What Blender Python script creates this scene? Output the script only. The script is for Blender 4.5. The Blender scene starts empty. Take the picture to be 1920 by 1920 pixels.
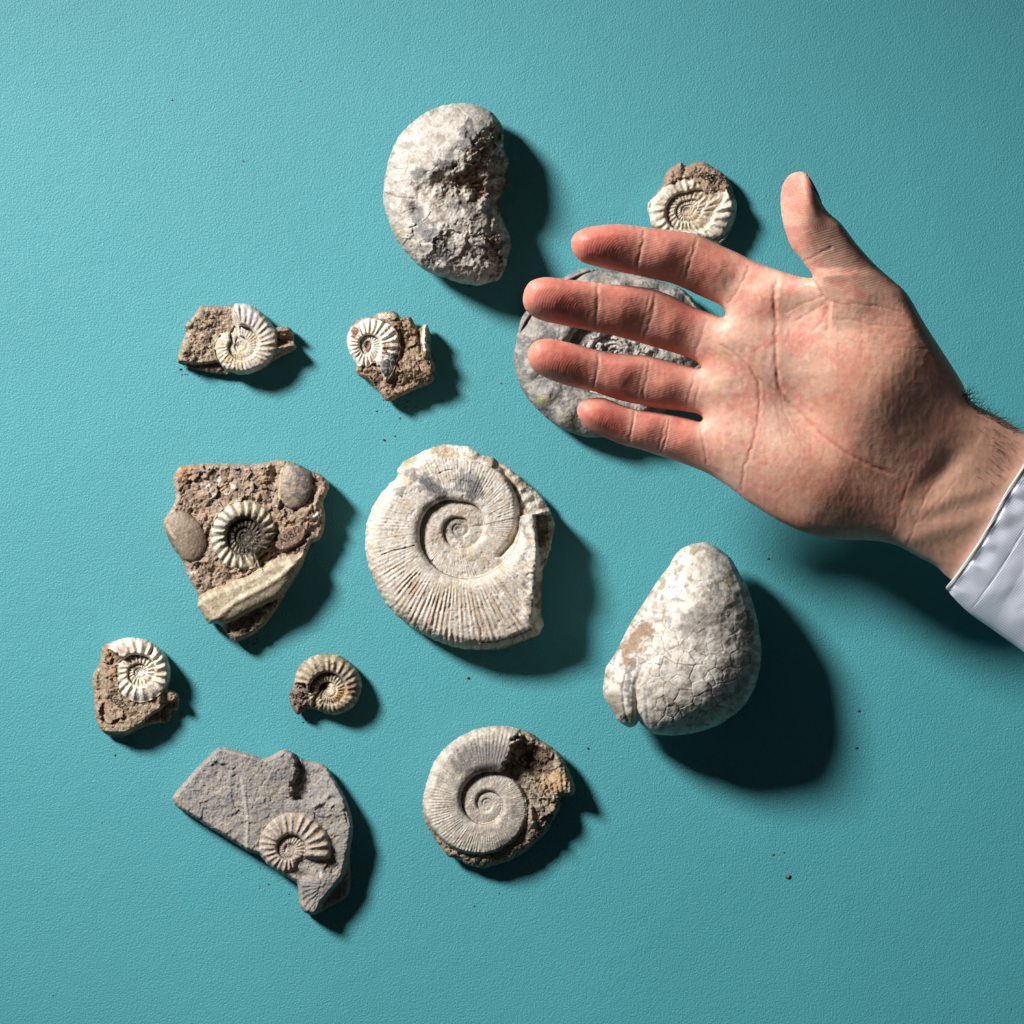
import bpy, math, random
import numpy as np
from mathutils import Vector

# ------------------------------------------------------------------ camera, light, exposure
S = 0.25e-3            # metres on the table for one unit of the tracing grid (1920 units across)
HC = 5000.0            # camera height above the table in the same units
scene = bpy.context.scene
cam_d = bpy.data.cameras.new("camera")
cam = bpy.data.objects.new("camera", cam_d)
scene.collection.objects.link(cam)
cam.location = (0, 0, HC * S)
cam.rotation_euler = (0, 0, 0)
cam_d.sensor_width = 36
cam_d.lens = 36 * HC / 1920.0
cam_d.clip_start = 0.05
cam_d.clip_end = 20
scene.camera = cam

world = bpy.data.worlds.new("World")
scene.world = world
world.use_nodes = True
world.node_tree.nodes["Background"].inputs[0].default_value = (0.80, 0.90, 1.0, 1)
world.node_tree.nodes["Background"].inputs[1].default_value = 0.028

ld = bpy.data.lights.new("studio_lamp", "SPOT")
ld.shadow_soft_size = 0.155
ld.spot_size = math.radians(48)
ld.spot_blend = 1.0
ld.energy = 214
ld.color = (1.0, 0.985, 0.965)
lamp = bpy.data.objects.new("studio_lamp", ld)
scene.collection.objects.link(lamp)
_e, _a, _D = math.radians(36.0), math.radians(141), 1.6
lamp.location = (_D * math.cos(_e) * math.cos(_a), _D * math.cos(_e) * math.sin(_a), _D * math.sin(_e))
_aim = Vector(((1650 - 960) * S, -(1950 - 960) * S, 0))
lamp.rotation_euler = (_aim - lamp.location).to_track_quat("-Z", "Y").to_euler()

scene.view_settings.view_transform = "Standard"
scene.view_settings.look = "None"
scene.view_settings.exposure = 0
scene.view_settings.gamma = 1

# ------------------------------------------------------------------ numeric helpers
def W3(x, y, z):
    f = (HC - z) / HC
    return (x - 960) * S * f, -(y - 960) * S * f, z * S

def lin(r, g, b):
    c = np.array([r, g, b], float) / 255
    return np.where(c < 0.04045, c / 12.92, ((c + 0.055) / 1.055) ** 2.4)

def ss(x, a=0.0, b=1.0):
    t = np.clip((x - a) / (b - a), 0, 1)
    return t * t * (3 - 2 * t)

def _hash(ix, iy, seed):
    h = (ix.astype(np.int64) * 374761393 + iy.astype(np.int64) * 668265263 + seed * 974711) & 0xFFFFFFFF
    h = ((h ^ (h >> 13)) * 1274126177) & 0xFFFFFFFF
    h = ((h ^ (h >> 15)) * 2246822519) & 0xFFFFFFFF
    return (h ^ (h >> 16)) & 0xFFFFFFFF

def perlin(x, y, seed=0):
    x0 = np.floor(x); y0 = np.floor(y)
    fx = x - x0; fy = y - y0
    u = fx * fx * fx * (fx * (fx * 6 - 15) + 10); v = fy * fy * fy * (fy * (fy * 6 - 15) + 10)
    def g(dx, dy):
        a = _hash(x0 + dx, y0 + dy, seed) / 4294967296.0 * 2 * np.pi
        return np.cos(a) * (fx - dx) + np.sin(a) * (fy - dy)
    return ((g(0, 0) * (1 - u) + g(1, 0) * u) * (1 - v) + (g(0, 1) * (1 - u) + g(1, 1) * u) * v) * 1.5

def fbm(x, y, size, octv=4, seed=0, gain=0.5):
    r = 0; a = 1.0; f = 1.0 / size; t = 0
    for i in range(octv):
        r = r + a * perlin(x * f + 17.3 * i, y * f - 9.1 * i, seed + i * 31)
        t += a; a *= gain; f *= 2.03
    return r / t

def ridged(x, y, size, octv=4, seed=0):
    r = 0; a = 1.0; f = 1.0 / size; t = 0
    for i in range(octv):
        r = r + a * (1 - 2 * np.abs(perlin(x * f + 7.3 * i, y * f - 3.1 * i, seed + i * 57)))
        t += a; a *= 0.55; f *= 2.1
    return r / t

def worley(x, y, size, seed=0, jit=0.9):
    gx = x / size; gy = y / size
    ix = np.floor(gx); iy = np.floor(gy)
    f1 = np.full(x.shape, 9.0); f2 = np.full(x.shape, 9.0); idd = np.zeros(x.shape); cx = np.zeros(x.shape); cy = np.zeros(x.shape)
    for dx in (-1, 0, 1):
        for dy in (-1, 0, 1):
            h = _hash(ix + dx, iy + dy, seed); h2 = _hash(ix + dx, iy + dy, seed + 99)
            px = ix + dx + 0.5 + jit * (h / 4294967296.0 - 0.5)
            py = iy + dy + 0.5 + jit * (h2 / 4294967296.0 - 0.5)
            d = np.hypot(px - gx, py - gy)
            n = d < f1
            f2 = np.where(n, f1, np.minimum(f2, d))
            idd = np.where(n, (h ^ h2) / 4294967296.0, idd)
            cx = np.where(n, px, cx); cy = np.where(n, py, cy)
            f1 = np.where(n, d, f1)
    return f1, f2, idd, gx - cx, gy - cy

def facets(x, y, size, seed, tilt=1.0):
    """broken rock: every cell is a plane with a tilt of its own"""
    xw = x + fbm(x, y, size * 0.7, 3, seed + 5) * size * 0.5
    yw = y + fbm(x, y, size * 0.7, 3, seed + 6) * size * 0.5
    f1, f2, idd, dx, dy = worley(xw, yw, size, seed)
    a = idd * 2 * np.pi * 7
    return (np.cos(a) * dx + np.sin(a) * dy) * tilt + (idd - 0.5) * 0.35 * tilt

def catmull(pts, n=6):
    p = np.array(pts, float); m = len(p); out = []
    for i in range(m):
        a, b, c, d = p[i - 1], p[i], p[(i + 1) % m], p[(i + 2) % m]
        for t in np.arange(n) / n:
            out.append(0.5 * ((2 * b) + (c - a) * t + (2 * a - 5 * b + 4 * c - d) * t * t + (3 * b - a - 3 * c + d) * t ** 3))
    return np.array(out)

def polydist(X, Y, pts, closed=False):
    p = np.array(pts, float)
    q = np.roll(p, -1, 0) if closed else p[1:]
    if not closed: p = p[:-1]
    best = np.full(X.shape, 1e18); inside = np.zeros(X.shape, bool)
    for (x0, y0), (x1, y1) in zip(p, q):
        ex, ey = x1 - x0, y1 - y0
        L = ex * ex + ey * ey + 1e-12
        wx = X - x0; wy = Y - y0
        t = np.clip((wx * ex + wy * ey) / L, 0, 1)
        dd = (wx - ex * t) ** 2 + (wy - ey * t) ** 2
        np.minimum(best, dd, out=best)
        if closed and abs(ey) > 1e-9:
            c = (Y >= min(y0, y1)) & (Y < max(y0, y1)) & (X < x0 + (Y - y0) * ex / ey)
            inside ^= c
    d = np.sqrt(best)
    return np.where(inside, d, -d) if closed else d

def sdf(X, Y, pts):
    """signed distance, done coarsely first and finely near the edge"""
    return polydist(X, Y, pts, True)

def linedist(X, Y, pts, reach=40):
    p = np.array(pts, float)
    x0, y0 = p.min(0) - reach; x1, y1 = p.max(0) + reach
    out = np.full(X.shape, 1e3)
    m = (X > x0) & (X < x1) & (Y > y0) & (Y < y1)
    if m.any():
        out[m] = polydist(X[m], Y[m], pts)
    return out

def blur(a, s, sig):
    if sig <= 0: return a
    n0, n1 = a.shape
    pad = int(3 * sig / s) + 1
    b = np.pad(a, pad, mode="edge")
    fy = np.fft.fftfreq(b.shape[0])[:, None]; fx = np.fft.rfftfreq(b.shape[1])[None]
    g = np.exp(-2 * np.pi ** 2 * (sig / s) ** 2 * (fx * fx + fy * fy))
    return np.fft.irfft2(np.fft.rfft2(b) * g, s=b.shape)[pad:pad + n0, pad:pad + n1]

def inflate(d, s, hmax, L, it=160):
    """screened Poisson inflation of a silhouette: round on narrow limbs, level on wide ones"""
    m = d > 0
    k = 1.0 / L ** 2; c = hmax ** 2 * k
    x = np.zeros(d.shape); b = np.where(m, c, 0.0)
    def A(v):
        r = (4 / s ** 2 + k) * v
        r[1:] -= v[:-1] / s ** 2; r[:-1] -= v[1:] / s ** 2
        r[:, 1:] -= v[:, :-1] / s ** 2; r[:, :-1] -= v[:, 1:] / s ** 2
        return np.where(m, r, 0.0)
    r = b - A(x); p = r.copy(); rs = (r * r).sum(); r0 = rs
    for i in range(it):
        Ap = A(p); al = rs / (p * Ap).sum()
        x += al * p; r -= al * Ap
        rn = (r * r).sum()
        if rn < r0 * 1e-10: break
        p = r + rn / rs * p; rs = rn
    ok = d > 3 * s
    q = np.where(ok, x / np.maximum(d, 1e-6), 0.0)
    w = blur(ok.astype(float), s, 2.5 * s); qb = blur(q, s, 2.5 * s) / np.maximum(w, 1e-4)
    q = np.where(ok, q, qb)
    return np.sqrt(np.maximum(q * np.maximum(d, 0), 0))

def edge(d, w):
    t = np.clip(d / w, 0, 1)
    return np.sqrt(np.maximum(1 - (1 - t) ** 2, 0))

def mixc(a, b, m):
    m = np.clip(m, 0, 1)[..., None]
    return a * (1 - m) + np.asarray(b) * m

def gauss(X, Y, cx, cy, rx, ry=None, ang=0):
    ry = ry or rx
    c, s_ = math.cos(math.radians(ang)), math.sin(math.radians(ang))
    u = ((X - cx) * c + (Y - cy) * s_) / rx; v = (-(X - cx) * s_ + (Y - cy) * c) / ry
    return np.exp(-(u * u + v * v))

def ell(X, Y, cx, cy, rx, ry, ang=0):
    c, s_ = math.cos(math.radians(ang)), math.sin(math.radians(ang))
    u = ((X - cx) * c + (Y - cy) * s_) / rx; v = (-(X - cx) * s_ + (Y - cy) * c) / ry
    return np.hypot(u, v)

def spiral(X, Y, cx, cy, R0, th0, sgn, Wx, obs=None):
    dx, dy = X - cx, Y - cy
    r = np.hypot(dx, dy) + 1e-6; th = np.arctan2(dy, dx)
    phi = np.mod((th - th0) * sgn, 2 * np.pi)
    if obs:
        o = sorted((math.radians(a) % (2 * math.pi), R / (R0 * Wx ** (-(((math.radians(a) - th0) * sgn) % (2 * math.pi)) / (2 * math.pi)))) for a, R in obs)
        aa = np.array([o[-1][0] - 2 * math.pi] + [q[0] for q in o] + [o[0][0] + 2 * math.pi])
        gg = np.array([o[-1][1]] + [q[1] for q in o] + [o[0][1]])
        g = np.interp(np.mod(th, 2 * np.pi), aa, gg)
        r = r / g
    Rt = R0 * Wx ** (-phi / (2 * np.pi))
    k = np.floor(np.log(Rt / r) / math.log(Wx)); k = np.clip(k, -2, 7)
    Rk = Rt * Wx ** (-k)
    v = (r - Rk / Wx) / (Rk - Rk / Wx)
    return k, np.clip(v, -1, 3), Rk, phi + 2 * np.pi * k, r, th

def whorl(v, wall=0.16, p0=0.4, pe=0.72):
    """cross section of a whorl from the umbilical seam (v=0) to the outer edge (v=1)"""
    up = p0 + (1 - p0) * np.sqrt(np.clip(1 - (1 - np.clip(v / wall, 0, 1)) ** 2, 0, 1))
    dn = 1 - (1 - pe) * np.clip((v - 0.35) / 0.65, 0, 1) ** 2.2
    return up * dn

def grit_relief(X, Y, seed, size=5.0):
    f1, f2, idd, _, _ = worley(X, Y, size, seed); g1, g2, ig, _, _ = worley(X + 31, Y - 12, size * 2.1, seed + 3)
    return (0.55 - f1) * 0.8 * (idd > 0.35) + (0.5 - g1) * 1.6 * (ig > 0.78) - 1.6 * (ig < 0.12) * (1 - ss(g1, 0.2, 0.5))

# ------------------------------------------------------------------ glyph strokes for inked numbers
GL = {
 "A": [[(0, 1), (0.42, 0), (0.8, 1)], [(0.15, 0.66), (0.7, 0.66)]],
 "8": [[(0.4, 0.46), (0.12, 0.28), (0.2, 0.04), (0.55, 0), (0.68, 0.24), (0.4, 0.46), (0.08, 0.72), (0.2, 0.98), (0.6, 0.98), (0.72, 0.72), (0.4, 0.46)]],
 "/": [[(0.5, -0.15), (0.1, 1.2)]],
 "2": [[(0.1, 0.25), (0.25, 0.02), (0.6, 0.05), (0.62, 0.35), (0.1, 0.98), (0.7, 0.95)]],
}
def ink(X, Y, text, x0, y0, hgt, ang, wd=1.1, adv=0.98):
    """mask of thin pen writing that starts at (x0, y0) and runs along ang (degrees)"""
    c, s_ = math.cos(math.radians(ang)), math.sin(math.radians(ang))
    m = np.zeros(X.shape); ox = 0
    for ch in text:
        for st in GL[ch]:
            pts = [(x0 + (ox + a * hgt) * c - (b * hgt) * s_, y0 + (ox + a * hgt) * s_ + (b * hgt) * c) for a, b in st]
            m = np.maximum(m, 1 - ss(linedist(X, Y, pts, 6), wd * 0.55, wd * 1.25))
        ox += hgt * adv * (0.62 if ch == "/" else 1.0)
    return m

# ------------------------------------------------------------------ materials
MATS = {}
def nodes_of(m):
    m.use_nodes = True
    nt = m.node_tree
    return nt, nt.nodes, nt.links, nt.nodes["Principled BSDF"]

def stone_mat(name, rough=0.85, scale=900, bump=0.35, dist=0.0006, var=0.30, spec=0.25, scale2=2600):
    """colour attribute broken up by two noises, fine relief by two bumps"""
    m = bpy.data.materials.new(name); nt, N, L, b = nodes_of(m)
    at = N.new("ShaderNodeAttribute"); at.attribute_name = "Col"
    tc = N.new("ShaderNodeTexCoord")
    n1 = N.new("ShaderNodeTexNoise"); n1.inputs["Scale"].default_value = scale; n1.inputs["Detail"].default_value = 4; n1.inputs["Roughness"].default_value = 0.65
    n2 = N.new("ShaderNodeTexNoise"); n2.inputs["Scale"].default_value = scale2; n2.inputs["Detail"].default_value = 3
    for n in (n1, n2): L.new(tc.outputs["Object"], n.inputs["Vector"])
    mr = N.new("ShaderNodeMapRange"); mr.inputs[1].default_value = 0.25; mr.inputs[2].default_value = 0.75
    mr.inputs[3].default_value = 1 - var; mr.inputs[4].default_value = 1 + var
    L.new(n1.outputs["Fac"], mr.inputs[0])
    mx = N.new("ShaderNodeMix"); mx.data_type = "RGBA"; mx.blend_type = "MULTIPLY"; mx.inputs[0].default_value = 1
    L.new(at.outputs["Color"], mx.inputs[6]); L.new(mr.outputs[0], mx.inputs[7])
    tn = N.new("ShaderNodeMix"); tn.data_type = "RGBA"; tn.blend_type = "MULTIPLY"; tn.inputs[0].default_value = 1
    tn.inputs[7].default_value = (0.91, 0.90, 0.885, 1) if "rock" in name or "mudstone" in name else (0.79, 0.78, 0.765, 1)
    L.new(mx.outputs[2], tn.inputs[6]); L.new(tn.outputs[2], b.inputs["Base Color"])
    bp = N.new("ShaderNodeBump"); bp.inputs["Strength"].default_value = bump; bp.inputs["Distance"].default_value = dist
    L.new(n1.outputs["Fac"], bp.inputs["Height"])
    bp2 = N.new("ShaderNodeBump"); bp2.inputs["Strength"].default_value = bump * 0.7; bp2.inputs["Distance"].default_value = dist * 0.35
    L.new(n2.outputs["Fac"], bp2.inputs["Height"]); L.new(bp.outputs[0], bp2.inputs["Normal"])
    L.new(bp2.outputs[0], b.inputs["Normal"])
    b.inputs["Roughness"].default_value = rough
    b.inputs["Specular IOR Level"].default_value = spec
    return m

MAT_SHELL = stone_mat("chalky_fossil_shell", 0.78, 1000, 0.30, 0.0004, 0.16, 0.28)
MAT_ROCK = stone_mat("gritty_matrix_rock", 0.9, 1100, 0.5, 0.0007, 0.34, 0.22)
MAT_GREY = stone_mat("fine_grey_mudstone", 0.92, 1600, 0.6, 0.0004, 0.22, 0.18)
MAT_SMOOTH = stone_mat("smooth_bivalve_shell", 0.55, 700, 0.15, 0.0003, 0.12, 0.45)

def table_mat():
    m = bpy.data.materials.new("teal_wall_paint"); nt, N, L, b = nodes_of(m)
    tc = N.new("ShaderNodeTexCoord")
    n1 = N.new("ShaderNodeTexNoise"); n1.inputs["Scale"].default_value = 1150; n1.inputs["Detail"].default_value = 3; n1.inputs["Roughness"].default_value = 0.55
    n1.inputs["Distortion"].default_value = 0.6
    n2 = N.new("ShaderNodeTexNoise"); n2.inputs["Scale"].default_value = 120; n2.inputs["Detail"].default_value = 3
    n3 = N.new("ShaderNodeTexNoise"); n3.inputs["Scale"].default_value = 9; n3.inputs["Detail"].default_value = 4
    v = N.new("ShaderNodeTexVoronoi"); v.inputs["Scale"].default_value = 44; v.feature = "F1"
    for n in (n1, n2, n3, v): L.new(tc.outputs["Object"], n.inputs["Vector"])
    mr = N.new("ShaderNodeMapRange"); mr.inputs[1].default_value = 0.3; mr.inputs[2].default_value = 0.7
    mr.inputs[3].default_value = 0.965; mr.inputs[4].default_value = 1.035
    L.new(n3.outputs["Fac"], mr.inputs[0])
    mx = N.new("ShaderNodeMix"); mx.data_type = "RGBA"; mx.blend_type = "MULTIPLY"; mx.inputs[0].default_value = 1
    mx.inputs[6].default_value = (0.045, 0.312, 0.352, 1)
    L.new(mr.outputs[0], mx.inputs[7])
    L.new(mx.outputs[2], b.inputs["Base Color"])
    b1 = N.new("ShaderNodeBump"); b1.inputs["Strength"].default_value = 1.0; b1.inputs["Distance"].default_value = 0.00035
    L.new(n1.outputs["Fac"], b1.inputs["Height"])
    b2 = N.new("ShaderNodeBump"); b2.inputs["Strength"].default_value = 0.2; b2.inputs["Distance"].default_value = 0.0008
    L.new(n2.outputs["Fac"], b2.inputs["Height"]); L.new(b1.outputs[0], b2.inputs["Normal"])
    L.new(b2.outputs[0], b.inputs["Normal"])
    b.inputs["Roughness"].default_value = 0.60
    b.inputs["Specular IOR Level"].default_value = 0.9
    return m

# ------------------------------------------------------------------ scene object helpers
def link(o): scene.collection.objects.link(o); return o

def thing(name, label, cat, px, py, z=0, group=None):
    o = link(bpy.data.objects.new(name, None))
    o.empty_display_size = 0.01
    o.location = W3(px, py, z)
    o["label"] = label; o["category"] = cat
    if group: o["group"] = group
    return o

def raw_mesh(name, verts, quads, cols, mat, parent, extra=None):
    me = bpy.data.meshes.new(name)
    base = np.array(parent.location) if parent else np.zeros(3)
    v = (verts - base).astype(np.float32)
    me.vertices.add(len(v)); me.vertices.foreach_set("co", v.ravel())
    n = len(quads)
    me.loops.add(n * 4); me.loops.foreach_set("vertex_index", quads.astype(np.int32).ravel())
    me.polygons.add(n)
    me.polygons.foreach_set("loop_start", (np.arange(n) * 4).astype(np.int32))
    me.polygons.foreach_set("loop_total", np.full(n, 4, np.int32))
    me.polygons.foreach_set("use_smooth", np.ones(n, bool))
    me.update(calc_edges=True)
    if cols is not None:
        ca = me.color_attributes.new("Col", "FLOAT_COLOR", "POINT")
        c4 = np.ones((len(v), 4), np.float32); c4[:, :3] = np.clip(cols, 0, 1)
        ca.data.foreach_set("color", c4.ravel())
    for nm, arr in (extra or {}).items():
        a = me.attributes.new(nm, "FLOAT", "POINT")
        a.data.foreach_set("value", arr.astype(np.float32))
    me.materials.append(mat)
    o = link(bpy.data.objects.new(name, me))
    if parent: o.parent = parent
    return o

class Grid:
    def __init__(g, pts, s, smooth=4, jag=0, jsize=14, seed=0):
        P = catmull(pts, smooth) if smooth else np.array(pts, float)
        g.s = s; x0, y0 = P.min(0) - 5 * s - jag; x1, y1 = P.max(0) + 5 * s + jag
        g.X, g.Y = np.meshgrid(np.arange(x0, x1, s), np.arange(y0, y1, s))
        g.d = sdf(g.X, g.Y, P)
        if jag: g.d = g.d + jag * fbm(g.X, g.Y, jsize, 3, seed)
        g.P = P

def build(g, top, bot, labels, col, parent, parts, extra=None, micro=0.0):
    """closed body: a relief above, an underside below, joined round the outline; labels pick parts"""
    X, Y, d, s = g.X, g.Y, g.d, g.s
    if micro:
        rk = (labels == 0) * 0.35 + 0.5
        m1 = fbm(X, Y, 4.2, 3, 901, 0.7); m2 = ridged(X, Y, 9, 3, 902); m3 = fbm(X, Y, 7, 3, 903, 0.65)
        pits = ss(fbm(X, Y, 5.0, 2, 904), 0.30, 0.45)
        top = top + ss(d, 1, 6) * micro * (0.85 * m1 * rk + 0.35 * m2 * rk - 0.6 * pits * rk) + micro * ss(d, 1, 8) * (labels == 0) * 1.5 * facets(X, Y, 11, 906)
        sh_ = 1 + micro * (0.34 * m1 + 0.26 * m3)
        col = col * sh_[..., None]
        col = mixc(col, np.array([0.10, 0.075, 0.055]), pits * 0.32 * micro * ss(m3 + 0.3 * rk, -0.2, 0.3))
        spk = ss(fbm(X + 77, Y, 3.6, 2, 905), 0.34, 0.46)
        col = mixc(col, np.array([0.86, 0.81, 0.74]), spk * 0.35 * micro)
    dc = (d[:-1, :-1] + d[1:, :-1] + d[:-1, 1:] + d[1:, 1:]) / 4
    keep = dc > 0
    nk = np.zeros(d.shape, int)
    nk[:-1, :-1] += keep; nk[1:, :-1] += keep; nk[:-1, 1:] += keep; nk[1:, 1:] += keep
    bound = (nk > 0) & (nk < 4)
    gy, gx = np.gradient(d, s)
    gn = np.maximum(gx * gx + gy * gy, 0.3)
    sx = np.where(bound, np.clip(-d * gx / gn, -1.2 * s, 1.2 * s), 0); sy = np.where(bound, np.clip(-d * gy / gn, -1.2 * s, 1.2 * s), 0)
    Xs, Ys = X + sx, Y + sy
    idx = np.arange(d.size).reshape(d.shape)
    a = idx[:-1, :-1]; b = idx[:-1, 1:]; c = idx[1:, 1:]; e = idx[1:, :-1]
    Vt = np.stack(W3(Xs.ravel(), Ys.ravel(), np.broadcast_to(top, d.shape).ravel()), 1)
    Vb = np.stack(W3(Xs.ravel(), Ys.ravel(), np.broadcast_to(bot, d.shape).ravel()), 1)
    C = np.broadcast_to(col, d.shape + (3,)).reshape(-1, 3)
    lab = labels if labels is not None else np.zeros(d.shape, int)
    labc = lab[:-1, :-1]
    main = parts[0]
    objs = {}
    ntot = d.size
    for li, (nm, mat) in parts.items():
        if li == 0:
            other = blur((lab != 0).astype(float), s, 2 * s)
            V = Vt.copy()
            sink = 7 * ss(other, 0.55, 1.0).ravel()
            V[:, 2] -= sink * S
            q = np.stack([e[keep], c[keep], b[keep], a[keep]], 1)          # facing up (y runs down)
            qb = np.stack([a[keep], b[keep], c[keep], e[keep]], 1) + ntot
            walls = []
            K = np.pad(keep, 1)
            # wall quads along cell sides that have no neighbour
            for (di, dj, p, r_) in ((-1, 0, a, b), (1, 0, c, e), (0, 1, b, c), (0, -1, e, a)):
                nb = K[1 + di:K.shape[0] - 1 + di, 1 + dj:K.shape[1] - 1 + dj]
                w = keep & ~nb
                walls.append(np.stack([p[w], r_[w], r_[w] + ntot, p[w] + ntot], 1))
            Q = np.concatenate([q, qb] + walls)
            VV = np.concatenate([V, Vb]); CC = np.concatenate([C, C])
            ex = {k_: np.concatenate([v_.ravel(), v_.ravel()]) for k_, v_ in (extra or {}).items()}
            if np.allclose(top[bound], bot[bound]):
                pass
        else:
            m = keep & (labc == li)
            mm = m.copy(); mm[1:] |= m[:-1]; mm[:, 1:] |= m[:, :-1]; mm &= keep
            q = np.stack([e[mm], c[mm], b[mm], a[mm]], 1)
            K = np.pad(mm, 1); walls = []
            for (di, dj, p, r_) in ((-1, 0, a, b), (1, 0, c, e), (0, 1, b, c), (0, -1, e, a)):
                nb = K[1 + di:K.shape[0] - 1 + di, 1 + dj:K.shape[1] - 1 + dj]
                w = mm & ~nb
                walls.append(np.stack([p[w], r_[w], r_[w] + ntot, p[w] + ntot], 1))
            Vl = Vt.copy(); Vl[:, 2] -= 5 * S
            Vl[:, 2] = np.maximum(Vl[:, 2], np.minimum(Vb[:, 2] + 0.5 * S, Vt[:, 2]))
            V = Vt.copy(); V[:, 2] += 0.35 * S
            Q = np.concatenate([q, q[:, ::-1] + ntot] + walls)
            VV = np.concatenate([V, Vl]); CC = np.concatenate([C, C])
            ex = {}
        used, inv = np.unique(Q.ravel(), return_inverse=True)
        if len(used) == 0: continue
        objs[li] = raw_mesh(nm, VV[used], inv.reshape(-1, 4), CC[used], mat, parent, {k_: v_[used] for k_, v_ in ex.items()})
    return objs

def under(d, zr, w):
    return zr * (1 - ss(d, 0, w))

# ------------------------------------------------------------------ the painted table
def build_table():
    me = bpy.data.meshes.new("painted_table")
    h = 1.1
    me.from_pydata([(-h, -h, 0), (h, -h, 0), (h, h, 0), (-h, h, 0), (-h, -h, -0.03), (h, -h, -0.03), (h, h, -0.03), (-h, h, -0.03)], [],
                   [(0, 1, 2, 3), (4, 7, 6, 5), (0, 4, 5, 1), (1, 5, 6, 2), (2, 6, 7, 3), (3, 7, 4, 0)])
    me.materials.append(table_mat())
    o = link(bpy.data.objects.new("tabletop", me)); o["kind"] = "structure"
build_table()

# palette (linear albedo)
CREAM = lin(220, 211, 199); WHITE = lin(240, 234, 226); TAN = lin(184, 156, 128); BROWN = lin(138, 112, 90); DBROWN = lin(92, 72, 56)
GREY = lin(138, 138, 146); DGREY = lin(92, 94, 104); LGREY = lin(186, 184, 182); BLACK = lin(30, 27, 24); OCHRE = lin(176, 140, 92); ROSY = lin(160, 126, 108)
BONE = lin(214, 202, 176)

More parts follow.
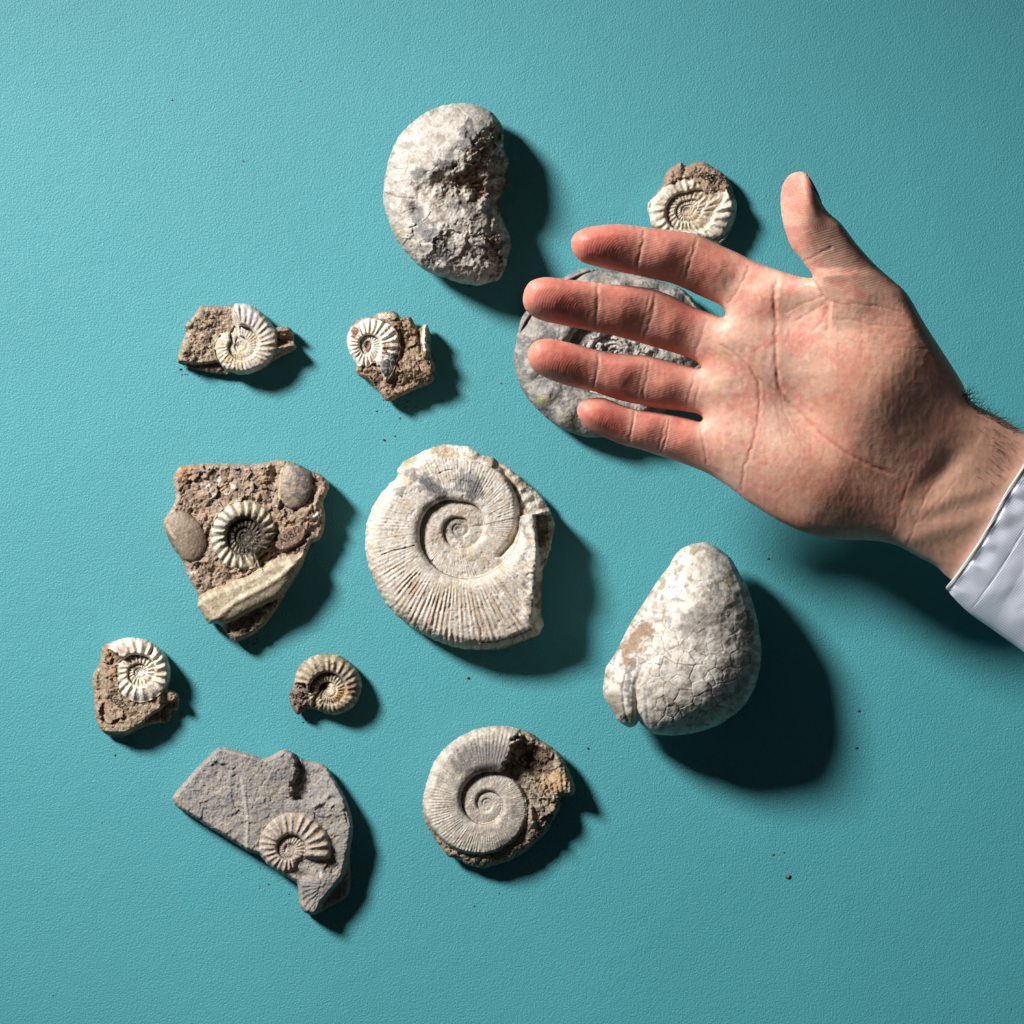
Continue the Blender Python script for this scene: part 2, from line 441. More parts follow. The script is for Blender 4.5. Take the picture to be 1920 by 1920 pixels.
# ------------------------------------------------------------------ big ammonite, centre
def big_ammonite():
    pts = [(835,833),(852.5,835),(879,838),(894,846),(903,855),(922.5,856),(933.5,864.7),(951,875.6),(975,895),(994.7,913),(1012,928),(1025,945.6),(1036,967.5),(1040.7,985),(1036,1007),(1032,1029),(1023,1057),(1016.6,1072.5),(1015.5,1112),(1014.4,1151),(1020,1169),(1010,1190.7),(988,1199.4),(955,1212.5),(922.5,1218),(889.7,1218),(857,1214.7),(824,1203.8),(791,1188.5),(765,1171),(736.6,1147),(717,1120.7),(699.4,1083.5),(688.4,1050.6),(684.5,1017.8),(687,985),(695,958.8),(708,934.7),(725.6,912.8),(744,895),(745,882),(756,867),(782.5,851.6),(809,839.5)]
    g = Grid(pts, 1.35, 3, 2.2, 10, 3); X, Y = g.X, g.Y; d = np.maximum(g.d, 0)
    cx, cy = 860, 991.5
    k, v, Rk, ph, r, th = spiral(X, Y, cx, cy, 287, -0.2, 1, 2.45, [(-90, 127), (-47, 131), (-16, 119), (0, 279), (30, 259), (60, 241), (90, 223), (135, 200), (180, 178), (-150, 167), (-120, 148)])
    fl = fbm(X, Y, 40, 4, 11)
    # where the outer whorl is: inside the spiral and left of the broken edge
    ex = np.interp(Y, [820, 955, 965, 1010, 1060, 1110, 1150, 1172, 1230], [2000, 2000, 1002, 1006, 1010, 1011, 1008, 1020, 1020])
    ex = ex + 3 * fbm(X, Y, 12, 3, 8)
    frag = ss(X - ex, -3, 3) * (Y > 950) * (r > 100)
    inner_edge = np.interp(Y, [940, 960, 975, 1010, 1060, 1085], [990, 985, 975, 970, 940, 900])
    isout = (k < 0)
    z = 54 + 0.185 * Rk * whorl(v, 0.20, 0.42, np.where(k >= 1, 0.62, 0.78))
    z = np.where(k < 0, 0, z)
    # k==0 with phi small is the last half whorl at the lower right
    # umbilicus filled a little
    z = np.where((k >= 2) , z - 2, z)
    # fine radial striae
    N = 118
    mod = 0.5 + 0.5 * ss(fbm(X, Y, 55, 3, 21), -0.35, 0.3)
    low = ss(Y, 1010, 1130) * (k == 0)
    st = np.cos(N * ph + 2.2 * v + 1.5 * fbm(ph * 9, v * 2, 1.0, 3, 5))
    amp = (0.5 + 0.75 * low) * mod * (0.6 + 0.8 * ss(fbm(ph * 12, v * 3, 1.0, 2, 91), -0.3, 0.3)) * ss(v, 0.08, 0.3)
    amp = np.where(k >= 2, 0.35, amp)
    z = z + amp * st + 1.1 * fbm(ph * 34, v * 1.4, 1.0, 3, 9) * (k >= 0) * ss(v, 0.1, 0.4)
    # lower flange of rock with curved striae, top and right
    fz = 50 - 18 * ss(r, 130, 190) + 5 * fbm(X, Y, 30, 4, 4) + 1.6 * np.cos((th * 46 + r * 0.05)) * (X > 920)
    fz = fz + 12 * gauss(X, Y, 905, 860, 32, 14, 20)
    rim_top = (k < 0)
    z = np.where(rim_top, fz, z)
    # groove between inner coil and the last whorl on the right
    gr = linedist(X, Y, [(934, 868), (952, 893), (968, 925), (973, 960), (970, 990), (958, 1018), (938, 1040)], 30)
    side = ss(X - np.interp(Y, [860, 893, 925, 960, 990, 1018, 1040], [930, 952, 968, 973, 970, 958, 938]), -1, 4)
    gw = np.exp(-(gr / 5.5) ** 2) * (X > 925) * (Y < 1046)
    z = z - 13 * gw
    # right lip: the broken aperture, grey ridge and the lower brown lip
    ridge = linedist(X, Y, [(990, 975), (1004, 1010), (1006, 1060), (1002, 1110), (996, 1150)], 60)
    z = z + 15 * np.exp(-(ridge / 13) ** 2) * (Y > 955)
    z = np.where(frag > 0.01, z * (1 - frag) + (34 + 16 * gauss(X, Y, 1028, 990, 14, 40) + 5 * facets(X, Y, 16, 44)) * frag, z)
    scar = ss(polydist(X, Y, [(970, 962), (985, 968), (992, 1000), (1010, 1060), (1013, 1110), (1006, 1150), (985, 1140), (975, 1080), (968, 1060), (990, 1020), (976, 990)], True), -4, 6)
    z = z + scar * (3.5 * facets(X, Y, 22, 61) + 1.4 * fbm(X, Y, 9, 3, 71))
    z = z + 1.6 * fbm(X, Y, 60, 4, 2) + 0.5 * fbm(X, Y, 7, 3, 12)
    chip = ss(fbm(X, Y, 16, 4, 77), 0.12, 0.3) * 1.4
    z = z - chip * (k >= 0) * 0.8
    zr = 24 + 3 * fbm(X, Y, 25, 2, 9)
    top = zr + (np.maximum(z, zr + 4) - zr) * edge(d, 26) ** 0.9
    bot = under(d, zr, 26)
    # cracks
    cr = np.minimum(linedist(X, Y, [(717, 1040), (735, 1033), (755, 1029), (778, 1023)], 6), linedist(X, Y, [(898, 1205), (930, 1203), (960, 1195), (980, 1187), (996, 1180)], 6))
    cr = np.minimum(cr, linedist(X, Y, [(822, 888), (836, 882), (848, 880)], 6))
    cm = 1 - ss(cr + 1.2 * fbm(X, Y, 6, 2, 31), 0.2, 1.5)
    top = top - 2.2 * cm
    # colour
    n1 = fbm(X, Y, 34, 5, 40); n2 = fbm(X, Y, 12, 4, 41)
    C = mixc(np.broadcast_to(CREAM, X.shape + (3,)), lin(214, 199, 180), ss(n1, -0.1, 0.35))
    C = mixc(C, WHITE, ss(fbm(X, Y, 22, 4, 43), 0.08, 0.3) * 0.7)
    streak = ss(fbm(ph * 44, v * 1.1, 1.0, 3, 50), 0.0, 0.35) * ss(n1 + 0.5 * low, 0.0, 0.5)
    C = mixc(C, lin(160, 128, 96), streak * 0.62 * (k >= 0))
    fine = ss(-st, 0.2, 1) * low * ss(n2, -0.25, 0.3)
    C = mixc(C, lin(170, 140, 108), fine * 0.5)
    gp = gauss(X, Y, 800, 903, 34, 15, 35) + gauss(X, Y, 825, 925, 30, 12, 40) + gauss(X, Y, 875, 905, 26, 24, 60) + 0.9 * gauss(X, Y, 748, 922, 14, 12) + 0.8 * gauss(X, Y, 806, 948, 18, 8, -30) + gauss(X, Y, 890, 925, 14, 22, 10)
    C = mixc(C, lin(146, 143, 142), ss(gp + 0.9 * n2 + 0.5 * n1 + 0.25 * fbm(X, Y, 60, 3, 96), 0.34, 0.62) * 0.8)
    C = mixc(C, lin(104, 104, 108), ss(gp + 1.0 * fbm(X, Y, 15, 4, 88), 0.85, 1.1) * 0.8)
    C = mixc(C, lin(172, 156, 138), (k >= 1) * ss(n2, -0.3, 0.4) * 0.55 * (r < 66))
    C = mixc(C, lin(120, 112, 108), (r < 24) * (0.45 + n2) * 0.9)
    C = mixc(C, lin(166, 146, 118), ss(n1, -0.25, 0.25) * rim_top * 0.8)
    C = mixc(C, lin(128, 124, 124), scar * ss(n2 + n1, -0.15, 0.25) * 0.8)
    C = mixc(C, lin(196, 180, 160), scar * ss(-n1, 0.05, 0.3) * 0.5)
    C = mixc(C, lin(92, 84, 76), gauss(X, Y, 1003, 1135, 16, 22, 20) * ss(n2, -0.2, 0.2) * 0.8)
    C = mixc(C, lin(146, 122, 98), frag * (ss(n1, -0.3, 0.3)) * 0.9)
    C = mixc(C, lin(70, 55, 44), cm * 0.85)
    lab = np.where(rim_top | (frag > 0.5), 0, 1)
    lab = np.where((k >= 1), 2, lab)
    t = thing("ammonite_fossil", "largest cream coiled ammonite with fine radial lines, in the middle of the table", "ammonite", cx, cy, 0, "fossils laid out on the teal table")
    build(g, top, bot, lab, C, t, {0: ("matrix_rock", MAT_ROCK), 1: ("outer_whorl", MAT_SHELL), 2: ("inner_whorls", MAT_SHELL)}, micro=1.0)

# ------------------------------------------------------------------ rounded stone-like nautiloid, top
def lobed_nautiloid():
    pts = [(853,193.5),(878,194),(901,200),(919.6,209),(934,223.8),(943.5,240),(945,259),(943.5,273.8),(948.8,288),(954.6,298.8),(952,313),(948.8,325.8),(952,344.6),(942.5,363),(935,375.8),(938,398.8),(946.7,421.7),(955,440),(958.8,457),(953,480),(946.7,505),(936,523.8),(917.5,530),(890,535),(863,530),(834,521.7),(805,511),(784,496.7),(763,475.8),(744.6,450.8),(732,423.8),(723.8,398.8),(718.5,378),(719.6,346.7),(724.8,315.4),(734,284),(748.8,255),(769.6,232),(796.7,212),(823.8,199.8)]
    g = Grid(pts, 1.35, 3, 2.0, 12, 5); X, Y = g.X, g.Y; d = np.maximum(g.d, 0)
    inf = inflate(g.d, g.s, 165, 80); inf = 150 * (inf / 150) ** 0.85
    zr = 52.0
    z = zr + inf * 0.92
    n0 = fbm(X, Y, 50, 4, 1); n1 = fbm(X, Y, 22, 4, 2); n2 = fbm(X, Y, 8, 3, 3)
    # right side broken away: steep brown slope
    cut = X - np.interp(Y, [190, 240, 300, 350, 375, 400, 440, 480, 530], [935, 905, 862, 850, 900, 925, 915, 912, 920])
    cut = cut + 34 * n1 + 16 * n0
    z = z - (0.12 * np.clip(cut, 0, 90) + 3 * ss(cut, -4, 8)) * ss(Y, 560, 520) + 5 * facets(X, Y, 34, 91) * ss(cut, -10, 20)
    # valley crossing the middle
    vl = linedist(X, Y, [(772, 392), (778, 368), (800, 353), (830, 352), (870, 362), (905, 370), (945, 375)], 120)
    up = Y < np.interp(X, [772, 778, 800, 830, 870, 905, 945], [378, 365, 353, 352, 362, 370, 375])
    vdep = np.where(up, np.exp(-(vl / (22 + 26 * ss(X, 790, 880))) ** 2), np.exp(-(vl / 40) ** 1.4)) * (0.45 * ss(X, 752, 800) + 0.55 * ss(X, 790, 860)) * (1 + 0.5 * n1)
    z = z - 32 * vdep
    z = z + 14 * gauss(X, Y, 812, 440, 40, 40) + 8 * gauss(X, Y, 880, 250, 30, 40)
    z = z - 10 * gauss(X, Y, 778, 400, 14, 22)
    rough = ss(cut, -12, 18)
    lower = ss(Y, 395, 430)
    fc = facets(X, Y, 26, 9); fc2 = facets(X, Y, 13, 12)
    z = z + rough * (5 * fc + 3 * fc2 + 3 * n1) + lower * (3.0 * fc + 1.2 * fc2 + 5.0 * facets(X, Y, 44, 92)) + 3.2 * facets(X, Y, 56, 93) + 2.5 * n0 + (0.8 + 1.0 * lower + 1.6 * rough) * n2
    z = z - 3 * ss(ridged(X, Y, 36, 3, 8), 0.6, 0.95) * (0.3 + rough)
    f1, f2, idd, _, _ = worley(X + 8 * n1, Y + 8 * n0, 26, 7)
    crk = (1 - ss((f2 - f1), 0.0, 0.05)) * ss(fbm(X, Y, 40, 2, 66), 0.0, 0.2)
    lc = np.minimum(linedist(X, Y, [(722, 360), (742, 368), (760, 371), (776, 372)], 8), linedist(X, Y, [(766, 428), (785, 420), (800, 410), (808, 398)], 8))
    lc = np.minimum(lc, linedist(X, Y, [(868, 410), (890, 414), (905, 408)], 8))
    crk = np.maximum(crk * 0.8, 1 - ss(lc + 1.5 * n2, 0.2, 1.6))
    z = z - 2.2 * crk
    top = zr + np.maximum(z - zr, 0.5) * edge(d, 8)
    bot = under(d, zr, 60)
    C = mixc(np.broadcast_to(lin(208, 200, 190), X.shape + (3,)), lin(182, 172, 161), ss(n1, -0.2, 0.3))
    C = mixc(C, lin(228, 221, 213), ss(fbm(X, Y, 18, 4, 20), 0.02, 0.22) * 0.7)
    gp = gauss(X, Y, 790, 325, 26, 18) + gauss(X, Y, 838, 300, 18, 14) + gauss(X, Y, 800, 440, 28, 30) + gauss(X, Y, 835, 480, 22, 26) + gauss(X, Y, 878, 255, 22, 32) + gauss(X, Y, 870, 382, 40, 14, 8) + gauss(X, Y, 782, 398, 12, 26) + gauss(X, Y, 905, 470, 18, 30)
    C = mixc(C, lin(134, 132, 133), ss(gp * 0.9 + 0.9 * n1 + 0.5 * n2, 0.42, 0.66) * 0.85)
    C = mixc(C, lin(108, 107, 111), ss(gp + fbm(X, Y, 14, 4, 30), 0.95, 1.15) * 0.6)
    C = mixc(C, lin(142, 120, 102), rough * ss(fbm(X, Y, 28, 4, 31), -0.3, 0.2) * 0.85)
    C = mixc(C, lin(96, 80, 68), rough * ss(fbm(X, Y, 16, 4, 32), 0.02, 0.25) * 0.7)
    C = mixc(C, lin(142, 118, 98), vdep * ss(n1, -0.3, 0.2) * 0.6)
    C = mixc(C, lin(196, 176, 140), gauss(X, Y, 756, 440, 14, 34, -30) * ss(n2, -0.2, 0.2) * 0.7)
    C = mixc(C, lin(84, 68, 56), crk * 0.75)
    lab = np.where((rough > 0.55) & (cut > 4) & (Y < 560), 0, 1)
    t = thing("nautiloid_fossil", "rounded cream and grey fossil with a deep notch across it, topmost on the table", "fossil", 840, 365, 0, "fossils laid out on the teal table")
    build(g, top, bot, lab, C, t, {0: ("broken_rock_face", MAT_ROCK), 1: ("shell_surface", MAT_SHELL)}, micro=1.0)

# ------------------------------------------------------------------ white smooth nautiloid, lower right
def white_nautiloid():
    pts = [(1318.8,1016.7),(1335,1021),(1354,1033),(1373,1050),(1387.5,1077),(1402,1102),(1412.5,1133),(1420,1162.5),(1425,1194),(1427.7,1221),(1425,1250),(1416.7,1285),(1398,1319),(1371,1344),(1339.6,1362.5),(1298,1375),(1256,1379),(1225,1375),(1204,1360),(1198,1352),(1191.7,1360),(1179,1363.5),(1160,1352),(1146,1329),(1131,1302),(1133,1271),(1137.5,1250),(1154,1225),(1169,1194),(1187.5,1160),(1208,1129),(1233,1089.6),(1254,1062.5),(1266.7,1039.6),(1287.5,1024)]
    g = Grid(pts, 1.35, 4, 0.8, 14, 6); X, Y = g.X, g.Y; d = np.maximum(g.d, 0)
    inf = inflate(g.d, g.s, 205, 105); inf = 180 * (inf / 190) ** 0.62
    zr = 74.0
    z = zr + inf * 0.98
    n0 = fbm(X, Y, 60, 4, 101); n1 = fbm(X, Y, 22, 4, 102); n2 = fbm(X, Y, 8, 3, 103)
    z = z - 34 * gauss(X, Y, 1197, 1192, 60, 27, -56) + 16 * gauss(X, Y, 1325, 1110, 46, 70, -15) + 14 * gauss(X, Y, 1310, 1280, 70, 60) 
    fold = [(1262, 1150), (1250, 1185), (1232, 1222), (1206, 1248), (1192, 1285), (1194, 1325), (1199, 1362)]
    fd = linedist(X, Y, fold, 70)
    z = z - 11 * np.exp(-(fd / 7) ** 2) * ss(Y, 1190, 1290)
    for off, a in ((8, 2.2), (19, 1.0), (33, 0.7)):
        f2 = [(x + off, y) for x, y in fold[3:]]
        z = z - a * (1 + 1.2 * n1) * np.exp(-(linedist(X + 5 * n1, Y, f2, 14) / 2.6) ** 2) * ss(Y, 1225, 1260)
    f3 = [(1196, 1228), (1178, 1250), (1168, 1290), (1172, 1330), (1180, 1360)]
    f3d = linedist(X, Y, f3, 30)
    z = z - 5 * np.exp(-(f3d / 3.5) ** 2)
    rd = linedist(X, Y, [(1366, 1046), (1384, 1090), (1400, 1150), (1412, 1200)], 30)
    z = z + 2.5 * np.exp(-(rd / 4) ** 2)
    z = z + 5.5 * n0 + 1.5 * n1 + 0.6 * n2 
    f1, f2, idd, _, _ = worley(X + 5 * n1, Y + 8 * n0, 26, 17, 1.0)
    reg = ss(Y - 0.15 * (X - 1300), 1185, 1215) * ss(d, 8, 20) * ss(X, 1205, 1230)
    ck = (1 - ss(f2 - f1, 0.0, 0.07)) * np.maximum(reg, 0.7 * ss(fbm(X, Y, 30, 2, 130), 0.0, 0.2))
    z = z - 1.3 * ck + reg * (idd - 0.5) * 1.3
    top = zr + np.maximum(z - zr, 0.3) * edge(d, 5)
    bot = under(d, zr, 85)
    C = mixc(np.broadcast_to(lin(230, 222, 212), X.shape + (3,)), lin(202, 192, 178), ss(n1, -0.1, 0.35))
    C = mixc(C, lin(236, 231, 225), ss(gauss(X, Y, 1262, 1100, 26, 34) + fbm(X, Y, 18, 4, 120) * 0.9, 0.35, 0.55) * 0.9)
    gp = 1.1 * gauss(X, Y, 1310, 1165, 42, 34, -20) + 0.5 * gauss(X, Y, 1400, 1200, 14, 60, -8) + 0.6 * gauss(X, Y, 1385, 1290, 50, 16, -58) + 0.35 * gauss(X, Y, 1300, 1350, 60, 16)
    C = mixc(C, lin(178, 172, 162), ss(gp + 0.7 * n1, 0.2, 0.75) * 0.8)
    C = mixc(C, lin(146, 143, 142), ss(gp + 1.2 * fbm(X, Y, 14, 4, 140), 0.7, 1.05) * 0.5)
    C = mixc(C, lin(132, 129, 129), ss(fbm(X, Y, 13, 4, 141) + 0.15 * ss(X, 1300, 1420), 0.12, 0.34) * 0.55)
    C = mixc(C, lin(120, 108, 102), ss(gauss(X, Y, 1404, 1170, 10, 36, -10) + 0.9 * n2, 0.5, 0.7) * 0.8)
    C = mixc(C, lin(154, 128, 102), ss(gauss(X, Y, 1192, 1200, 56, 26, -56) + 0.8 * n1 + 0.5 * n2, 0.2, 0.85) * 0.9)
    C = mixc(C, lin(176, 158, 128), ss(gauss(X, Y, 1304, 1030, 22, 12, -20) + gauss(X, Y, 1365, 1086, 15, 17) + gauss(X, Y, 1240, 1100, 9, 40, 28) * 0.8 + 0.6 * n2, 0.5, 0.72) * 0.8)
    C = mixc(C, lin(96, 88, 82), ss(gauss(X, Y, 1332, 1098, 10, 8) + 0.8 * n2, 0.55, 0.75) * 0.7)
    f4 = linedist(X, Y, [(1190, 1245), (1180, 1265), (1177, 1295), (1180, 1322)], 20)
    C = mixc(C, lin(122, 119, 120), ss(-(f4 - 5) + 7 * n2 + 5 * n1, -2, 3) * 0.8)
    C = mixc(C, lin(176, 164, 142), ss(gauss(X, Y, 1152, 1315, 22, 30) + 0.6 * n1, 0.5, 0.7) * 0.6)
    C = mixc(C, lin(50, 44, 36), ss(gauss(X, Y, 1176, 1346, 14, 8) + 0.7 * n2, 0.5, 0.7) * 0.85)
    C = C * (1 + 0.16 * (idd - 0.5) * reg)[..., None]
    C = mixc(C, lin(112, 92, 74), ck * 0.85)
    tail = polydist(X, Y, [(1120, 1230), (1150, 1215), (1196, 1215), (1196, 1240), (1190, 1290), (1196, 1370), (1150, 1372), (1110, 1300)], True) > 0
    cav = ell(X, Y, 1196, 1198, 44, 23, -55) < 1
    lab = np.where(cav, 0, np.where(tail, 2, 1))
    t = thing("nautiloid_fossil", "smooth white pear-shaped shell fossil with crackled surface, below the wrist", "fossil", 1290, 1210, 0, "fossils laid out on the teal table")
    build(g, top, bot, lab, C, t, {0: ("matrix_rock", MAT_SHELL), 1: ("outer_whorl", MAT_SHELL), 2: ("inner_whorls", MAT_SHELL)}, micro=0.5)

# ------------------------------------------------------------------ small ribbed ammonites in rock
def ribrelief(X, Y, cx, cy, R0, th0, sgn, Wx, obs, N, amp, T, z0, curve=0.6, seed=0, pe=0.6, sharp=1.0, wall=0.2, p0=0.45):
    k, v, Rk, ph, r, th = spiral(X, Y, cx, cy, R0, th0, sgn, Wx, obs)
    wob = 1.3 * fbm(ph * 2.5, v * 0.6, 1.0, 2, seed + 3)
    s_ = 0.5 + 0.5 * np.cos(N * ph + curve * (v - 0.5) * 2 * sgn + wob)
    rib = s_ ** sharp
    z = z0 + T * Rk * whorl(v, wall, p0, pe) + amp * (0.85 + 0.9 * fbm(ph * 3.1, v * 1.5, 1.0, 2, seed + 8)) * (Rk / R0) ** 0.7 * (rib - 0.5) * ss(v, 0.02, 0.3)
    return z, rib, k, v, Rk, ph, r

def hand_side_ammonite():          # top right, partly behind the index finger
    pts = [(1277.5,303.7),(1285.6,311),(1302,305),(1320.8,303.7),(1335.7,312.5),(1353,323),(1366.9,338),(1375,360),(1381,380),(1380.4,402),(1373.6,423.5),(1364,441),(1352,456),(1335.7,454),(1315,450),(1275,443),(1241,436),(1222,422),(1217,402),(1214,385.6),(1223,372),(1241,349),(1246,331.5),(1253,318),(1266.7,310)]
    g = Grid(pts, 1.1, 3, 1.4, 8, 15); X, Y = g.X, g.Y; d = np.maximum(g.d, 0)
    z, rib, k, v, Rk, ph, r = ribrelief(X, Y, 1288, 395, 97.6, -0.6, 1, 1.85, [(0, 92), (-40, 96), (-90, 62), (-135, 66), (180, 72), (135, 76), (90, 66), (45, 84)], 25, 6.0, 0.32, 26, 1.2, 1, 0.62, 1.0)
    n0 = fbm(X, Y, 22, 4, 201); n1 = fbm(X, Y, 9, 4, 202); n2 = fbm(X, Y, 4, 3, 203)
    zm = 44 + 6 * n0 + 3.5 * facets(X, Y, 16, 204) + 1.5 * n1 + grit_relief(X, Y, 206) - 8 * gauss(X, Y, 1284, 318, 5, 12)
    mreg = ss(polydist(X, Y, [(1225, 372), (1243, 352), (1270, 338), (1284, 330), (1300, 338), (1318, 350), (1322, 362), (1336, 364), (1362, 356), (1372, 372), (1400, 380), (1400, 290), (1230, 290), (1210, 372)], True), -2, 2)
    z = z * (1 - mreg) + zm * mreg + 0.8 * n1 + 0.4 * n2
    zr = 18.0
    top = zr + (np.maximum(z, zr + 3) - zr) * edge(d, 12); bot = under(d, zr, 14)
    C = mixc(np.broadcast_to(lin(240, 230, 214), X.shape + (3,)), lin(206, 184, 156), ss(n0, -0.05, 0.35) * 0.7)
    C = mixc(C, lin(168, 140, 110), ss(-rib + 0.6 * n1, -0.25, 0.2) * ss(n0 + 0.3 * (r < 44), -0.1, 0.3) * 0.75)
    C = mixc(C, lin(178, 156, 124), (r < 42) * ss(n1, -0.3, 0.2) * 0.65)
    C = mixc(C, lin(166, 142, 122), mreg); C = mixc(C, lin(122, 98, 80), mreg * ss(n1, 0.0, 0.3) * 0.6)
    C = mixc(C, lin(110, 104, 100), ss(gauss(X, Y, 1347, 447, 12, 8) + 0.6 * n1, 0.4, 0.6) * 0.8)
    C = mixc(C, lin(28, 24, 22), ink(X, Y, "A88/2", 1312, 320, 13, 17, 1.5, 0.82) * 0.92)
    lab = np.where(mreg > 0.5, 0, np.where(k >= 1, 2, 1))
    t = thing("ammonite_fossil", "small white ammonite with inked number on its brown rock, just above the index finger", "ammonite", 1290, 385, 0, "fossils laid out on the teal table")
    build(g, top, bot, lab, C, t, {0: ("matrix_rock", MAT_ROCK), 1: ("outer_whorl", MAT_SHELL), 2: ("inner_whorls", MAT_SHELL)}, micro=1.0)

def left_top_ammonite():
    pts = [(375.6,574),(397.5,574),(424,574),(437,570.6),(451.5,569),(467.5,571),(480.6,578),(495,589.6),(507,602.7),(514,613),(525,613),(540,613),(547.7,618.8),(550.6,630),(551,642),(555,648),(553.5,655),(536,664),(514,675),(499.6,687),(485,694.6),(467.5,700.4),(450,702.6),(435.4,699),(424,702),(397.5,699),(375.6,694.6),(353.8,688.8),(336,681.5),(332.6,675.6),(336,661),(340.6,642),(348,627.5),(346.5,611.5),(353.8,601),(364,591),(371,579)]
    g = Grid(pts, 1.1, 3, 1.2, 8, 16); X, Y = g.X, g.Y; d = np.maximum(g.d, 0)
    z, rib, k, v, Rk, ph, r = ribrelief(X, Y, 450, 648.6, 85, -1.83, 1, 2.15, [(-105, 84), (-90, 80), (-60, 80), (0, 68), (45, 58), (90, 54), (135, 50), (180, 48), (-150, 42)], 32, 2.6, 0.33, 38, 1.5, 2, 0.6, 1.0)
    n0 = fbm(X, Y, 22, 4, 211); n1 = fbm(X, Y, 9, 4, 212); n2 = fbm(X, Y, 4, 3, 213)
    zm = 45 + 6 * n0 + 7 * facets(X, Y, 26, 214) + 0.8 * n1 + 0.5 * n2 + 0.4 * grit_relief(X, Y, 216)
    zm = zm - 22 * ss(Y - np.interp(X, [330, 370, 420, 520], [676, 681, 676, 672]), -2, 5)
    zm = zm - 10 * gauss(X, Y, 357, 617, 9, 6, -20)
    # stub and splinter projecting on the right
    zm = np.where(X > 508, 30 + 10 * n0 + 14 * gauss(X, Y, 535, 617, 30, 7, 4) + 16 * np.exp(-(linedist(X, Y, [(510, 655), (530, 651), (553, 647)], 20) / 5) ** 2) - 16 * np.exp(-(linedist(X, Y, [(516, 640), (548, 638)], 20) / 5) ** 2), zm)
    shell = (k >= 0) & ~((X < 437) & (Y < 605)) & (X < 520)
    shell &= ~((k == 0) & (X < 440) & (Y < 625))
    sh = blur(shell.astype(float), g.s, 1.2)
    z = z * sh + zm * (1 - sh) + 0.8 * n1 + 0.35 * n2
    z = z + 1.5 * (sh > .5) * gauss(X, Y, 430, 680, 30, 20) * fbm(X, Y, 6, 3, 219) * 2
    zr = 16.0
    top = zr + (np.maximum(z, zr + 3) - zr) * edge(d, 10); bot = under(d, zr, 12)
    C = mixc(np.broadcast_to(lin(232, 222, 208), X.shape + (3,)), lin(212, 194, 164), ss(n0, -0.1, 0.3) * 0.8)
    C = mixc(C, lin(206, 202, 208), gauss(X, Y, 470, 595, 34, 22, 20) * 0.8)
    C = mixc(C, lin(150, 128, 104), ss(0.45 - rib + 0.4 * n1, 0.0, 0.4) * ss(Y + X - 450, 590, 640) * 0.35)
    C = mixc(C, lin(190, 168, 124), (Y > 660) * (X < 455) * ss(n1, -0.2, 0.2) * 0.7)
    R_ = mixc(np.broadcast_to(lin(172, 153, 134), X.shape + (3,)), lin(132, 108, 88), ss(n1, -0.1, 0.3))
    R_ = mixc(R_, lin(140, 134, 112), ss(n0, 0.1, 0.3) * 0.6)
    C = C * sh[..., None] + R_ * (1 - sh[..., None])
    C = mixc(C, lin(60, 46, 38), (1 - sh) * ss(fbm(X, Y, 7, 3, 218), 0.28, 0.42) * 0.5)
    lab = np.where(sh < 0.5, 0, np.where(k >= 1, 2, 1)); lab = np.where((lab == 0) & (X > 512), 3, lab)
    t = thing("ammonite_fossil", "small ammonite on a blocky brown rock with two splinters sticking out of its side", "ammonite", 440, 640, 0, "fossils laid out on the teal table")
    build(g, top, bot, lab, C, t, {0: ("matrix_rock", MAT_ROCK), 1: ("outer_whorl", MAT_SHELL), 2: ("inner_whorls", MAT_SHELL), 3: ("rock_splinter", MAT_ROCK)}, micro=1.0)

